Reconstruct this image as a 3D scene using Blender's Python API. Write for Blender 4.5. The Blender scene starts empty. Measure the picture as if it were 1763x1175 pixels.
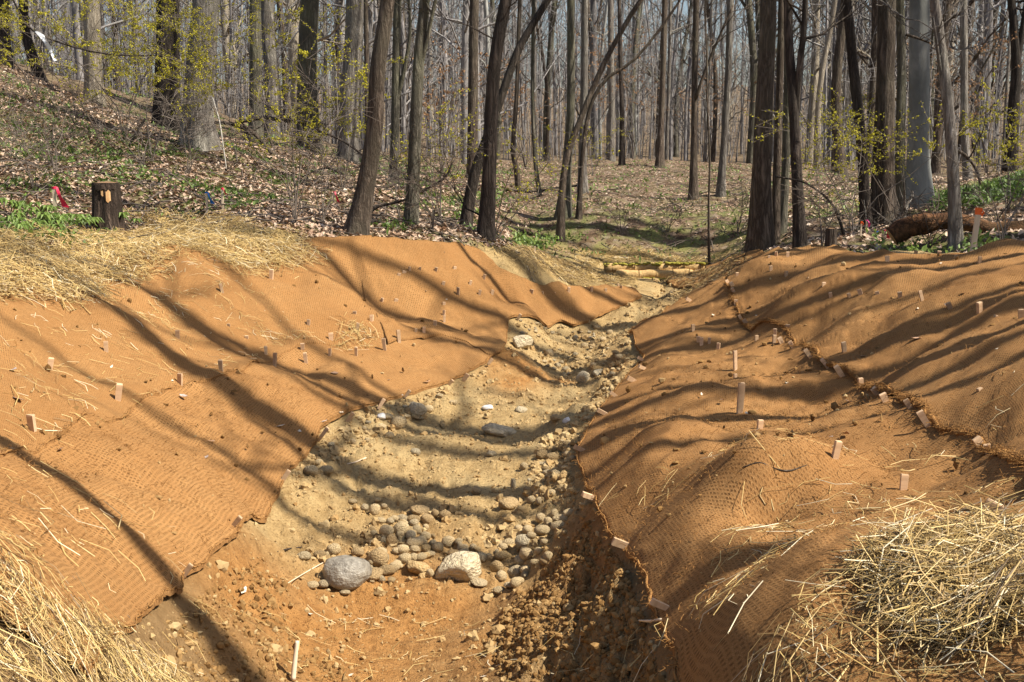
import bpy, math
import numpy as np
from mathutils import Vector, Euler, Matrix

# ------------------------------------------------------------------ camera, sky, sun, exposure
SC = bpy.context.scene
COL = SC.collection
CAM_Z = 2.2
F = 2000.0                      # focal length in photo pixels (photo 1763 x 1175)
CX, CY = 881.5, 587.5
PITCH = math.atan((CY - 250.0) / F)
cam_d = bpy.data.cameras.new('camera')
cam = bpy.data.objects.new('camera', cam_d)
COL.objects.link(cam)
cam.location = (0, 0, CAM_Z)
cam.rotation_euler = (math.pi / 2 - PITCH, 0, 0)
cam_d.sensor_width = 36.0
cam_d.lens = F / 1763.0 * 36.0
cam_d.clip_start = 0.05
cam_d.clip_end = 1500.0
SC.camera = cam

SUN_AZ = math.radians(109.0)     # clockwise from +Y
SUN_EL = math.radians(51.0)
world = bpy.data.worlds.new('World')
SC.world = world
world.use_nodes = True
wn, wl = world.node_tree.nodes, world.node_tree.links
sky = wn.new('ShaderNodeTexSky')
sky.sky_type = 'NISHITA'
sky.sun_disc = False
sky.sun_elevation = SUN_EL
sky.sun_rotation = SUN_AZ
sky.air_density = 1.0
sky.dust_density = 2.0
sky.ozone_density = 1.0
bg = wn['Background']
bg.inputs['Strength'].default_value = 0.075
wl.new(sky.outputs[0], bg.inputs['Color'])
sun_d = bpy.data.lights.new('sun', 'SUN')
sun_d.energy = 5.0
sun_d.angle = math.radians(0.5)
sun_d.color = (1.0, 0.92, 0.79)
sun = bpy.data.objects.new('sun', sun_d)
COL.objects.link(sun)
sd = Vector((math.sin(SUN_AZ) * math.cos(SUN_EL), math.cos(SUN_AZ) * math.cos(SUN_EL), math.sin(SUN_EL)))
sun.rotation_euler = sd.to_track_quat('Z', 'Y').to_euler()
sun.location = (20, -5, 30)
SC.view_settings.view_transform = 'Standard'
SC.view_settings.look = 'None'
SC.view_settings.exposure = 0.84
SC.view_settings.gamma = 1.0
SC.view_settings.use_curve_mapping = False
SC.render.engine = 'CYCLES'
SC.cycles.max_bounces = 5
SC.cycles.diffuse_bounces = 3
SC.cycles.transparent_max_bounces = 4
SC.cycles.use_denoising = True

RNG = np.random.default_rng(7)

# ------------------------------------------------------------------ helpers
def _h(ix, iy, iz, seed):
    n = (ix * 374761393 + iy * 668265263 + iz * 2147483647 + seed * 974634777) & 0xFFFFFFFF
    n = ((n ^ (n >> 13)) * 1274126177) & 0xFFFFFFFF
    n = n ^ (n >> 16)
    return (n & 0xFFFF) / 65535.0

def vnoise(x, y, seed=0):
    x = np.asarray(x, float); y = np.asarray(y, float)
    ix = np.floor(x).astype(np.int64); iy = np.floor(y).astype(np.int64)
    fx = x - ix; fy = y - iy
    fx = fx * fx * fx * (fx * (fx * 6 - 15) + 10); fy = fy * fy * fy * (fy * (fy * 6 - 15) + 10)
    a = _h(ix, iy, 0, seed); b = _h(ix + 1, iy, 0, seed)
    c = _h(ix, iy + 1, 0, seed); d = _h(ix + 1, iy + 1, 0, seed)
    return (a * (1 - fx) + b * fx) * (1 - fy) + (c * (1 - fx) + d * fx) * fy - 0.5

def fbm(x, y, seed=0, octv=4, gain=0.5):
    s = 0; amp = 1.0
    for o in range(octv):
        s = s + amp * vnoise(x * 2 ** o + 13.7 * o, y * 2 ** o + 7.1 * o, seed + o)
        amp *= gain
    return s

def smooth(a, b, x):
    t = np.clip((x - a) / (b - a), 0, 1)
    return t * t * (3 - 2 * t)

def mesh_np(name, V, quads=None, tris=None, mats=(), smooth_sh=True, attrs=None, uv=None, midx=None):
    me = bpy.data.meshes.new(name)
    V = np.ascontiguousarray(V, dtype=np.float32)
    parts = []; starts = []; tot = []
    off = 0
    if quads is not None and len(quads):
        q = np.asarray(quads, dtype=np.int32)
        parts.append(q.ravel()); starts.append(off + np.arange(len(q)) * 4); tot.append(np.full(len(q), 4)); off += q.size
    if tris is not None and len(tris):
        t = np.asarray(tris, dtype=np.int32)
        parts.append(t.ravel()); starts.append(off + np.arange(len(t)) * 3); tot.append(np.full(len(t), 3)); off += t.size
    L = np.concatenate(parts); S = np.concatenate(starts).astype(np.int32)
    me.vertices.add(len(V)); me.vertices.foreach_set('co', V.ravel())
    me.loops.add(len(L)); me.loops.foreach_set('vertex_index', L)
    me.polygons.add(len(S)); me.polygons.foreach_set('loop_start', S)
    me.polygons.foreach_set('use_smooth', np.full(len(S), bool(smooth_sh)))
    for m in mats:
        me.materials.append(m)
    if midx is not None:
        me.polygons.foreach_set('material_index', np.asarray(midx, dtype=np.int32))
    if attrs:
        for k, v in attrs.items():
            a = me.attributes.new(k, 'FLOAT', 'POINT')
            a.data.foreach_set('value', np.ascontiguousarray(v, dtype=np.float32))
    if uv is not None:
        u = me.uv_layers.new(name='UVMap')
        u.data.foreach_set('uv', np.ascontiguousarray(np.asarray(uv, dtype=np.float32)[L]).ravel())
    me.update(calc_edges=True)
    me.validate()
    return me

def link(name, data, parent=None, loc=None, kind=None):
    o = bpy.data.objects.new(name, data)
    COL.objects.link(o)
    if parent is not None: o.parent = parent
    if loc is not None: o.location = loc
    if kind: o['kind'] = kind
    return o

def tag(o, label, cat, group=None):
    o['label'] = label; o['category'] = cat
    if group: o['group'] = group
    return o

def empty(name, loc, label=None, cat=None, group=None):
    o = bpy.data.objects.new(name, None); COL.objects.link(o)
    o.empty_display_size = 0.1
    o.location = loc
    if label: tag(o, label, cat, group)
    return o

class MB:
    """collects vertex / face arrays"""
    def __init__(s): s.V = []; s.Q = []; s.T = []; s.n = 0; s.A = []; s.mq = []; s.mt = []
    def add(s, V, Q=None, T=None, a=0.0, m=0):
        V = np.asarray(V, float).reshape(-1, 3)
        if Q is not None and len(Q): s.Q.append(np.asarray(Q) + s.n); s.mq.append(np.full(len(Q), m))
        if T is not None and len(T): s.T.append(np.asarray(T) + s.n); s.mt.append(np.full(len(T), m))
        s.V.append(V); s.A.append(np.broadcast_to(np.asarray(a, float), (len(V),))); s.n += len(V)
    def tubes(s, P, R, sides=4, a=0.0, cap=True, m=0):
        """P (T,n,3), R (T,n)"""
        P = np.asarray(P, float); R = np.asarray(R, float)
        if P.ndim == 2: P = P[None]; R = R[None]
        T_, n, _ = P.shape
        d = np.gradient(P, axis=1)
        d /= np.linalg.norm(d, axis=2, keepdims=True) + 1e-9
        mean = P[:, -1] - P[:, 0]
        ref = np.where((np.abs(mean[:, 2]) > 0.8 * np.linalg.norm(mean, axis=1))[:, None], np.array([1.0, 0, 0]), np.array([0, 0, 1.0]))[:, None, :]
        u = np.cross(d, ref); u /= np.linalg.norm(u, axis=2, keepdims=True) + 1e-9
        w = np.cross(d, u)
        th = np.arange(sides) / sides * 2 * np.pi
        ring = P[:, :, None, :] + R[:, :, None, None] * (np.cos(th)[None, None, :, None] * u[:, :, None, :] + np.sin(th)[None, None, :, None] * w[:, :, None, :])
        base = (np.arange(T_) * n * sides)[:, None, None]
        j = np.arange(n - 1)[None, :, None] * sides
        k = np.arange(sides)[None, None, :]; k2 = (k + 1) % sides
        q = np.stack([base + j + k, base + j + sides + k, base + j + sides + k2, base + j + k2], -1).reshape(-1, 4)
        tri = None
        if cap and sides >= 3:
            b = (np.arange(T_) * n * sides)[:, None]
            fan = []
            for kk in range(1, sides - 1):
                fan.append(np.concatenate([b, b + kk, b + kk + 1], 1))
                e = b + (n - 1) * sides
                fan.append(np.concatenate([e, e + kk + 1, e + kk], 1))
            tri = np.concatenate(fan)
        av = np.broadcast_to(np.asarray(a, float).reshape(-1, 1), (T_, n * sides)).ravel() if np.ndim(a) else a
        s.add(ring.reshape(-1, 3), q, tri, av, m)
    def mesh(s, name, mats, smooth_sh=True, attr=None):
        V = np.concatenate(s.V)
        Q = np.concatenate(s.Q) if s.Q else None
        T = np.concatenate(s.T) if s.T else None
        mi = np.concatenate(s.mq + s.mt)
        return mesh_np(name, V, Q, T, mats, smooth_sh, {attr: np.concatenate(s.A)} if attr else None, midx=mi if mi.any() else None)

# ------------------------------------------------------------------ pixel rays
cp, sp = math.cos(PITCH), math.sin(PITCH)
def ray(u, v):
    x = (np.asarray(u, float) - CX) / F; y = -(np.asarray(v, float) - CY) / F
    # forward (0,cp,-sp), up (0,sp,cp)
    return np.stack([x, cp + y * sp, -sp + y * cp], -1)
def at_z(u, v, z):
    d = ray(u, v); t = (z - CAM_Z) / d[..., 2]
    return np.array([0, 0, CAM_Z]) + d * np.asarray(t)[..., None]
def at_y(u, v, Y):
    d = ray(u, v); t = Y / d[..., 1]
    return np.array([0, 0, CAM_Z]) + d * np.asarray(t)[..., None]

# ------------------------------------------------------------------ terrain height: control points read off the photo
ctrl = []
for u, v, z in [
    # channel bed
    (700, 1240, -.06), (560, 1175, -.03), (700, 1170, -.06), (850, 1175, .0), (700, 1060, -.10), (560, 1050, -.06), (840, 1050, -.07),
    (600, 1005, -.05), (760, 1015, -.06), (900, 1000, .0), (500, 960, .04), (930, 900, .08), (760, 900, .05), (570, 870, .06), (760, 800, .08), (620, 790, .1),
    (900, 790, .09), (960, 800, .14), (880, 730, .1), (720, 720, .14), (900, 680, .12), (1000, 690, .15), (830, 670, .14), (960, 650, .1), (1050, 655, .14),
    (930, 610, .14), (1000, 600, .17), (1060, 600, .22), (940, 575, .2), (1020, 550, .24), (1090, 535, .3), (1130, 515, .34), (1165, 500, .38), (1130, 485, .42),
    # left toe
    (150, 1180, .62), (300, 1035, .38), (370, 970, .32), (430, 905, .28), (500, 815, .25), (560, 745, .24), (640, 700, .24), (765, 663, .22), (810, 645, .22),
    (868, 600, .34), (880, 550, .34), (1000, 560, .26), (1050, 540, .32), (1105, 515, .38),
    # left bank
    (0, 1175, .9), (0, 1000, .93), (150, 1060, .7), (200, 930, .62), (0, 800, .88), (120, 850, .7), (250, 750, .6), (350, 800, .45), (400, 700, .48), (200, 650, .78), (0, 600, 1.06), (0, 700, .98),
    (300, 570, .82), (430, 600, .6), (560, 600, .5), (480, 640, .52), (600, 650, .36), (690, 590, .46), (780, 600, .4), (640, 545, .56), (700, 560, .5), (450, 520, .86), (350, 470, 1.12), (200, 530, 1.05),
    (0, 500, 1.24), (150, 455, 1.24), (0, 450, 1.32), (300, 430, 1.24), (0, 420, 1.36), (185, 402, 1.3), (420, 430, 1.2), (520, 425, 1.2), (620, 420, 1.2), (700, 424, 1.16), (790, 430, 1.09), (835, 445, .98), (880, 475, .8),
    (600, 500, .86), (720, 480, .86), (800, 500, .72), (860, 530, .55), (760, 540, .54), (960, 500, .6), (1020, 502, .5), (1090, 503, .43), (960, 530, .42), (900, 510, .62),
    (-150, 800, 1.05), (-150, 500, 1.4), (-200, 1000, 1.1), (-250, 1250, 1.15),
    # right toe
    (1200, 1240, .70), (1160, 1165, .64), (1120, 1045, .52), (1080, 960, .46), (1020, 870, .36), (995, 790, .33), (1010, 755, .3), (1050, 690, .29), (1085, 645, .3), (1110, 620, .34),
    (1085, 578, .42), (1100, 560, .44), (1140, 545, .42), (1180, 512, .44), (1000, 1170, .30), (1000, 1040, .22), (950, 1100, .13), (1040, 960, .34), (960, 930, .19), (1060, 1060, .37),
    # right bank
    (1130, 750, .56), (1060, 830, .48), (1200, 850, .74), (1300, 830, .86), (1330, 890, .78), (1200, 950, .70), (1250, 1050, .77), (1160, 700, .52), (1270, 660, .58), (1400, 750, .74), (1250, 750, .64), (1390, 600, .66), (1300, 575, .62), (1180, 590, .52), (1150, 640, .46),
    (1260, 500, .84), (1210, 530, .68), (1340, 520, .9), (1450, 560, .86), (1330, 440, 1.1), (1440, 437, 1.16), (1530, 442, 1.2), (1600, 445, 1.23), (1690, 440, 1.26), (1763, 430, 1.34), (1600, 540, 1.08), (1763, 520, 1.24),
    (1763, 600, 1.2), (1620, 630, 1.0), (1550, 690, .88), (1700, 780, 1.0), (1763, 800, 1.08), (1650, 700, 1.0), (1763, 700, 1.15), (1480, 650, .74), (1550, 800, .86), (1550, 900, .96), (1700, 890, 1.0), (1440, 850, .85), (1763, 1000, 1.1), (1500, 1100, 1.03),
    (1350, 1000, .92), (1763, 1175, 1.15), (1350, 1170, .97), (1550, 1000, 1.03), (1950, 1000, 1.2), (1950, 700, 1.3), (1950, 430, 1.42), (2050, 1250, 1.2),
]:
    p = at_z(u, v, z); ctrl.append((p[0], p[1], z))
for u, v, d in [
    # ground behind the works and far knoll
    (1040, 460, 16.9), (1200, 458, 16.9), (1100, 450, 17.0), (1130, 482, 15.9), (1070, 480, 15.9), (1190, 482, 15.8), (1000, 442, 17.0), (930, 440, 15.6), (1200, 440, 17.3), (1280, 447, 14.6), (1230, 470, 14.8),
    (900, 420, 17.4), (1000, 420, 17.7), (1150, 415, 18.0), (1250, 418, 17.6), (1000, 400, 18), (1150, 395, 18.2), (880, 385, 18.4), (1000, 370, 19.0), (1200, 370, 19), (1290, 400, 17.6),
    (900, 340, 21), (1050, 340, 21.5), (1200, 340, 21.5), (1300, 360, 20), (900, 310, 25), (1050, 310, 25.5), (1200, 310, 26), (900, 288, 31), (1050, 285, 33), (1200, 286, 34), (1060, 279, 40), (1200, 281, 40), (900, 280, 40),
    (1310, 432, 15.3), (1370, 425, 14.2), (1440, 415, 13.5), (1440, 380, 16), (1520, 400, 14.2), (1440, 340, 22), (1400, 300, 30), (1430, 300, 33), (1560, 385, 14.5), (1585, 362, 16.5), (1640, 402, 12.2), (1700, 425, 11.2), (1763, 405, 11.8),
    (1700, 375, 14), (1763, 350, 16), (1640, 350, 17), (1763, 308, 20), (1700, 330, 19), (1850, 290, 19), (1850, 380, 13),
    # left wood
    (0, 380, 11.2), (0, 320, 13.5), (0, 250, 16), (0, 180, 19), (0, 118, 22.5), (100, 160, 22), (200, 195, 22.5), (150, 300, 14.5), (270, 215, 23), (345, 262, 18.5), (250, 300, 15.5), (430, 235, 25), (380, 340, 14.3), (300, 370, 13),
    (500, 350, 15), (600, 300, 21), (530, 260, 23.5), (610, 397, 12.7), (600, 340, 16.5), (705, 388, 13.6), (700, 335, 18), (800, 345, 18), (760, 390, 14.2), (835, 408, 13.9), (850, 380, 16), (850, 310, 25), (750, 300, 26), (-150, 100, 21), (-200, 300, 14), (-300, 400, 10.5), (-300, 0, 26),
]:
    p = at_y(u, v, d); ctrl.append((p[0], p[1], p[2]))
for x, y, z in [
    (0, 60, 1.5), (-15, 60, 2.4), (20, 60, 1.6), (-35, 60, 4.0), (45, 60, 2.8), (0, 110, 4.0), (-50, 110, 7), (50, 110, 5), (0, 200, 11), (-100, 200, 14), (100, 200, 13), (9, 36, 1.45), (14, 34, 1.3), (6, 45, 1.45), (-6, 40, 2.1),
    (-10, 35, 3.4), (-16, 30, 4.6), (-4, 32, 1.9), (14, 24, 2.1), (20, 24, 2.4), (12, 15, 1.6), (9, 10, 1.5), (8, 6, 1.45), (7, 2, 1.4), (14, 2, 1.7), (-8, 8, 1.8), (-6, 4, 1.5), (-7, 2, 1.5), (-14, 12, 3.2), (-14, 3, 2.6), (-20, 20, 4.6),
    (0, 2.0, -.05), (.3, 3, -.03), (-.9, 3, .3), (0, 1.5, -.05), (1.2, 1.6, .95), (-1.5, 1.6, .9), (22, 10, 2.0), (25, 40, 2.2),
]:
    ctrl.append((x, y, z))
ctrl = np.array(ctrl)

def warp(x, y):
    yy = np.clip(y, 1.4, 240)
    a = np.clip(x / (yy + 3.0) * 7.0, -16, 16)
    return a, np.log(yy + 3.0) * 6.0

ca, cb = warp(ctrl[:, 0], ctrl[:, 1])
def _tps(r2): return np.where(r2 > 1e-12, 0.5 * r2 * np.log(r2 + 1e-12), 0)
N_ = len(ctrl)
K = _tps((ca[:, None] - ca[None]) ** 2 + (cb[:, None] - cb[None]) ** 2) + 0.006 * np.eye(N_)
Pm = np.stack([np.ones(N_), ca, cb], 1)
A_ = np.block([[K, Pm], [Pm.T, np.zeros((3, 3))]])
sol = np.linalg.solve(A_, np.concatenate([ctrl[:, 2], np.zeros(3)]))
def tps(x, y):
    a, b = warp(np.asarray(x, float).ravel(), np.asarray(y, float).ravel())
    out = np.empty(len(a))
    for i in range(0, len(a), 20000):
        aa, bb = a[i:i + 20000], b[i:i + 20000]
        k = _tps((aa[:, None] - ca[None]) ** 2 + (bb[:, None] - cb[None]) ** 2)
        out[i:i + 20000] = k @ sol[:N_] + sol[N_] + sol[N_ + 1] * aa + sol[N_ + 2] * bb
    return np.clip(out, -.3, 26).reshape(np.shape(x))

# terrain grid (finer towards the place one stands, plain ground coordinates)
ROWS = np.concatenate([np.linspace(-30, 1.6, 12)[:-1], 1.6 * (260 / 1.6) ** np.linspace(0, 1, 520)])
CORE = np.linspace(-1, 1, 500)
OUT = 1 + np.linspace(0, 1, 32)[1:]
CS = np.concatenate([-OUT[::-1], CORE, OUT])
EXT = 130.0
def wcore(Y): return 0.56 * np.maximum(Y, 0) + 1.0
GX = np.where(np.abs(CS)[None, :] <= 1, CS[None, :] * wcore(ROWS)[:, None], np.sign(CS)[None, :] * (wcore(ROWS)[:, None] + EXT * (np.abs(CS)[None, :] - 1) ** 2))
GY = np.repeat(ROWS[:, None], len(CS), 1)
GZ = tps(GX, GY)

class Field:
    def __init__(s, G): s.G = G
    def __call__(s, x, y):
        x = np.asarray(x, float); y = np.asarray(y, float)
        y = np.clip(y, ROWS[0], ROWS[-1] - 1e-6)
        r = np.clip(np.searchsorted(ROWS, y, side='right') - 1, 0, len(ROWS) - 2)
        fr = (y - ROWS[r]) / (ROWS[r + 1] - ROWS[r])
        W = wcore(y)
        c = np.where(np.abs(x) <= W, x / W, np.sign(x) * (1 + np.sqrt(np.maximum(np.abs(x) - W, 0) / EXT)))
        c = np.clip(c, CS[0], CS[-1] - 1e-9)
        k = np.clip(np.searchsorted(CS, c, side='right') - 1, 0, len(CS) - 2)
        fc = (c - CS[k]) / (CS[k + 1] - CS[k])
        G = s.G
        return (G[r, k] * (1 - fc) + G[r, k + 1] * fc) * (1 - fr) + (G[r + 1, k] * (1 - fc) + G[r + 1, k + 1] * fc) * fr

H0 = Field(GZ)
TT = 1.3 * (150 / 1.3) ** np.linspace(0, 1, 2600)
def hit(u, v, H):
    """ground point seen at photo position (u, v)"""
    d = ray(u, v); d = d / d[1]
    P = np.array([0, 0, CAM_Z]) + TT[:, None] * d
    below = P[:, 2] < H(P[:, 0], P[:, 1])
    if not below.any(): i = len(TT) - 1
    else: i = max(int(np.argmax(below)), 1)
    lo, hi = TT[i - 1], TT[i]
    for _ in range(14):
        m = (lo + hi) / 2
        p = np.array([0, 0, CAM_Z]) + m * d
        if p[2] < H(p[0], p[1]): hi = m
        else: lo = m
    return np.array([0, 0, CAM_Z]) + hi * d
def hits(pts, H): return np.array([hit(u, v, H) for u, v in pts])
def resample(P, n):
    P = np.asarray(P, float)
    # Catmull-Rom then arc length
    Q = np.vstack([2 * P[0] - P[1], P, 2 * P[-1] - P[-2]])
    out = []
    for i in range(1, len(Q) - 2):
        t = np.linspace(0, 1, 12, endpoint=False)[:, None]
        p0, p1, p2, p3 = Q[i - 1], Q[i], Q[i + 1], Q[i + 2]
        out.append(0.5 * (2 * p1 + (p2 - p0) * t + (2 * p0 - 5 * p1 + 4 * p2 - p3) * t ** 2 + (3 * p1 - p0 - 3 * p2 + p3) * t ** 3))
    out = np.vstack(out + [P[-1:]])
    s = np.concatenate([[0], np.cumsum(np.linalg.norm(np.diff(out, axis=0), axis=1))])
    q = np.linspace(0, s[-1], n)
    return np.stack([np.interp(q, s, out[:, k]) for k in range(out.shape[1])], 1), q

def inpoly(x, y, P):
    r = np.zeros(np.shape(x), bool)
    n = len(P)
    for i in range(n):
        x1, y1 = P[i]; x2, y2 = P[(i + 1) % n]
        c = ((y1 > y) != (y2 > y)) & (x < (x2 - x1) * (y - y1) / ((y2 - y1) if y2 != y1 else 1e-9) + x1)
        r ^= c
    return r
def pdist(x, y, P, closed=True):
    d = np.full(np.shape(x), 1e9)
    n = len(P)
    for i in range(n if closed else n - 1):
        a = P[i]; b = P[(i + 1) % n]; ab = b - a
        t = np.clip(((x - a[0]) * ab[0] + (y - a[1]) * ab[1]) / (ab @ ab + 1e-12), 0, 1)
        d = np.minimum(d, np.hypot(x - a[0] - t * ab[0], y - a[1] - t * ab[1]))
    return d
def sdist(x, y, P):
    """inside positive"""
    return np.where(inpoly(x, y, P), 1, -1) * pdist(x, y, P)

# boundary lines (photo positions -> ground)
TOE_L = [(150, 1185), (235, 1090), (300, 1032), (360, 972), (430, 905), (470, 858), (500, 815), (560, 745), (600, 716), (640, 702), (700, 683), (765, 663), (812, 642), (842, 622), (868, 602), (874, 575), (880, 552), (920, 553), (960, 560), (1000, 562), (1050, 540), (1105, 515)]
TOE_R = [(1250, 1400), (1215, 1310), (1190, 1240), (1160, 1165), (1140, 1100), (1120, 1045), (1080, 960), (1050, 915), (1020, 872), (1005, 830), (995, 790), (1008, 755), (1030, 715), (1055, 685), (1085, 645), (1108, 620), (1093, 595), (1085, 576), (1105, 560), (1140, 545), (1180, 512)]
toeL = hits(TOE_L, H0)[:, :2]; toeR = hits(TOE_R, H0)[:, :2]
EXPO = np.vstack([[[-1.2, 1.2]], toeL, hits([(1130, 492), (1120, 478), (1060, 478), (1040, 466), (1210, 466), (1200, 480), (1230, 485), (1200, 505)], H0)[:, :2], toeR[::-1], [[.5, 1.2]]])
TOP_L = [(-250, 470), (-60, 470), (60, 460), (150, 450), (300, 420), (430, 400), (520, 417), (640, 416), (740, 422), (815, 432), (870, 435), (940, 440), (1000, 443), (1040, 452)]
TOP_R = [(1200, 455), (1285, 441), (1340, 436), (1440, 432), (1530, 441), (1600, 444), (1690, 438), (1763, 427), (1900, 430)]
WORKS = np.vstack([[[-5, 1.2]], hits(TOP_L, H0)[:, :2], hits(TOP_R, H0)[:, :2], [[6, 1.2]]])

sdE = sdist(GX, GY, EXPO)
sdW = sdist(GX, GY, WORKS)
m_exp = smooth(0.0, 0.10, sdE)
m_works = smooth(-.1, .1, sdW + 0.25 * vnoise(GX * 3, GY * 3, 5))
far = smooth(30, 60, GY)
# relief
soil_n = fbm(GX * 2.2, GY * 2.2, 11, 3) * .09 + fbm(GX * 8, GY * 8, 21, 4, .65) * .06
ridg = np.abs(fbm(GX * 14, GY * 14, 31, 2)) * -.04
nearR = np.exp(-(((GX - .35) / .35) ** 2 + ((GY - 4.2) / 1.4) ** 2))
flat_c = np.exp(-(((GX + .45) / .42) ** 2 + ((GY - 4.9) / .8) ** 2))
bedmid = np.exp(-(((GX - (-.2 + .07 * (GY - 7))) / .45) ** 2)) * smooth(6.2, 6.8, GY)
soil = (soil_n + ridg) * (1 + 1.1 * nearR) * (1 - .75 * flat_c) * (1 - .45 * bedmid)
wood_n = fbm(GX * .8, GY * .8, 41, 4) * .16 + fbm(GX * 5, GY * 5, 46, 2) * .04
GZ2 = GZ + soil * m_exp + wood_n * (1 - m_works) * smooth(-.1, .5, -sdW) * (1 - .3 * far)
# humps under the straw, cobble sill step
sill = hits([(430, 960), (540, 985), (640, 1000), (760, 1008), (860, 1000), (930, 950)], H0)[:, :2]
GZ2 += -.05 * smooth(.0, .25, sill[:, 1].mean() - GY) * m_exp * np.exp(-((GX + .4) / .9) ** 2)
# soft undulation under the mats
mat_u = fbm(GX * 1.7 + 3, GY * 1.9, 61, 4, .55) * .10
GZ2 += mat_u * (1 - m_exp) * m_works * smooth(0, .35, -sdE)
def hump(u, v, h, rx, ry):
    p = hit(u, v, H0)
    return h * np.exp(-(((GX - p[0]) / rx) ** 2 + ((GY - p[1]) / ry) ** 2))
GZ2 += hump(1300, 815, .10, .28, .22) + hump(1140, 770, .06, .2, .3) - hump(1330, 895, .06, .12, .12) - hump(1130, 870, .05, .15, .2)
GZ2 += hump(1600, 1010, .07, .6, .4) + hump(60, 1080, .06, .4, .3) + hump(1760, 435, .08, .35, .25) + hump(120, 440, .08, .6, .4) + hump(400, 410, .06, .8, .4)
GZ2 += -hump(512, 1056, .07, .07, .09) - hump(372, 1120, .05, .06, .08)
H = Field(GZ2)

# ------------------------------------------------------------------ material helpers
def new_mat(name):
    m = bpy.data.materials.new(name); m.use_nodes = True
    nt = m.node_tree
    b = nt.nodes['Principled BSDF']
    b.inputs['Roughness'].default_value = .9
    b.inputs['Specular IOR Level'].default_value = .2
    return m, nt, b
class NT:
    def __init__(s, nt): s.nt = nt
    def n(s, t, **kw):
        x = s.nt.nodes.new(t)
        for k, v in kw.items():
            if k.startswith('_'): setattr(x, k[1:], v)
            else:
                key = k.replace('__', ' ')
                x.inputs[key].default_value = v
        return x
    def l(s, a, b): s.nt.links.new(a, b)
    def math(s, op, a, b=None, clamp=False):
        x = s.nt.nodes.new('ShaderNodeMath'); x.operation = op; x.use_clamp = clamp
        for i, q in enumerate((a, b)):
            if q is None: continue
            if isinstance(q, (int, float)): x.inputs[i].default_value = q
            else: s.l(q, x.inputs[i])
        return x.outputs[0]
    def mix(s, f, a, b, blend='MIX'):
        x = s.nt.nodes.new('ShaderNodeMix'); x.data_type = 'RGBA'; x.blend_type = blend
        for i, q in ((0, f), (6, a), (7, b)):
            if isinstance(q, (int, float)): x.inputs[i].default_value = q
            elif isinstance(q, tuple): x.inputs[i].default_value = (*q, 1) if len(q) == 3 else q
            else: s.l(q, x.inputs[i])
        return x.outputs[2]
    def ramp(s, f, stops):
        x = s.nt.nodes.new('ShaderNodeValToRGB')
        e = x.color_ramp.elements
        while len(e) < len(stops): e.new(.5)
        for i, (p, c) in enumerate(stops):
            e[i].position = p; e[i].color = (*c, 1)
        s.l(f, x.inputs[0])
        return x.outputs[0]
    def noise(s, scale, detail=4, vec=None, rough=.55, dist=0):
        x = s.n('ShaderNodeTexNoise', Scale=scale, Detail=detail, Roughness=rough, Distortion=dist)
        if vec is not None: s.l(vec, x.inputs['Vector'])
        return x.outputs['Fac']
    def attr(s, name):
        x = s.n('ShaderNodeAttribute', _attribute_name=name); return x.outputs['Fac']
    def bump(s, h, strength, dist, normal=None):
        x = s.n('ShaderNodeBump', Strength=strength, Distance=dist)
        s.l(h, x.inputs['Height'])
        if normal is not None: s.l(normal, x.inputs['Normal'])
        return x.outputs[0]
    def mapr(s, f, a, b, c=0., d=1.):
        x = s.n('ShaderNodeMapRange'); s.l(f, x.inputs[0])
        for i, q in zip((1, 2, 3, 4), (a, b, c, d)): x.inputs[i].default_value = q
        return x.outputs[0]

# ground material -----------------------------------------------------------
m_ground, nt, b = new_mat('ground')
g = NT(nt)
geo = g.n('ShaderNodeNewGeometry').outputs['Position']
n1 = g.noise(2.2, 5, geo); n2 = g.noise(14, 5, geo, .65); n3 = g.noise(60, 4, geo, .7)
bed = g.mix(g.mapr(n2, .3, .7), (.31, .20, .08), (.56, .395, .185))
bed = g.mix(g.mapr(n1, .45, .7), bed, (.49, .36, .175))
bed = g.mix(g.mapr(n3, .36, .45, .8, 0), bed, (.17, .11, .045))
clay = g.mix(g.mapr(n2, .3, .7), (.29, .135, .038), (.49, .255, .085))
clay = g.mix(g.mapr(n3, .36, .44, 1, 0), clay, (.19, .085, .025))
soilc = g.mix(g.mapr(n2, .3, .7), (.21, .125, .05), (.33, .21, .095))
col = g.mix(g.attr('pale'), soilc, bed)
clm = g.math('MULTIPLY', g.attr('clay'), g.mapr(n1, .3, .5, .55, 1.0), True)
col = g.mix(clm, col, clay)
# woodland floor: leaf-sized cells
vo = g.n('ShaderNodeTexVoronoi', Scale=11.0); g.l(geo, vo.inputs['Vector'])
sepc = g.n('ShaderNodeSeparateColor'); g.l(vo.outputs['Color'], sepc.inputs[0])
leafc = g.ramp(sepc.outputs[0], [(0, (.07, .045, .03)), (.3, (.19, .12, .075)), (.6, (.30, .205, .135)), (.9, (.42, .31, .225)), (1, (.5, .4, .31))])
leafc = g.mix(g.mapr(vo.outputs['Distance'], .05, .09, 0, .5), leafc, (.05, .032, .02))
gr = g.mix(n2, (.13, .145, .042), (.25, .25, .09))
gmask = g.math('MULTIPLY', g.attr('green'), g.mapr(g.noise(3.2, 4, geo), .42, .6), True)
leafc = g.mix(gmask, leafc, gr)
strawc = g.mix(g.mapr(n3, .3, .7), (.30, .20, .07), (.52, .38, .16))
col = g.mix(g.attr('wood'), col, leafc)
col = g.mix(g.math('MULTIPLY', g.attr('strawy'), g.mapr(n2, .25, .5, .5, 1), True), col, strawc)
g.l(col, b.inputs['Base Color'])
n4 = g.noise(170, 3, geo, .7)
bh = g.math('ADD', g.math('ADD', g.math('MULTIPLY', n2, .6), g.math('MULTIPLY', n3, .5)), g.math('MULTIPLY', n4, .2))
g.l(g.bump(bh, 1.0, .045), b.inputs['Normal'])

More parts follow.
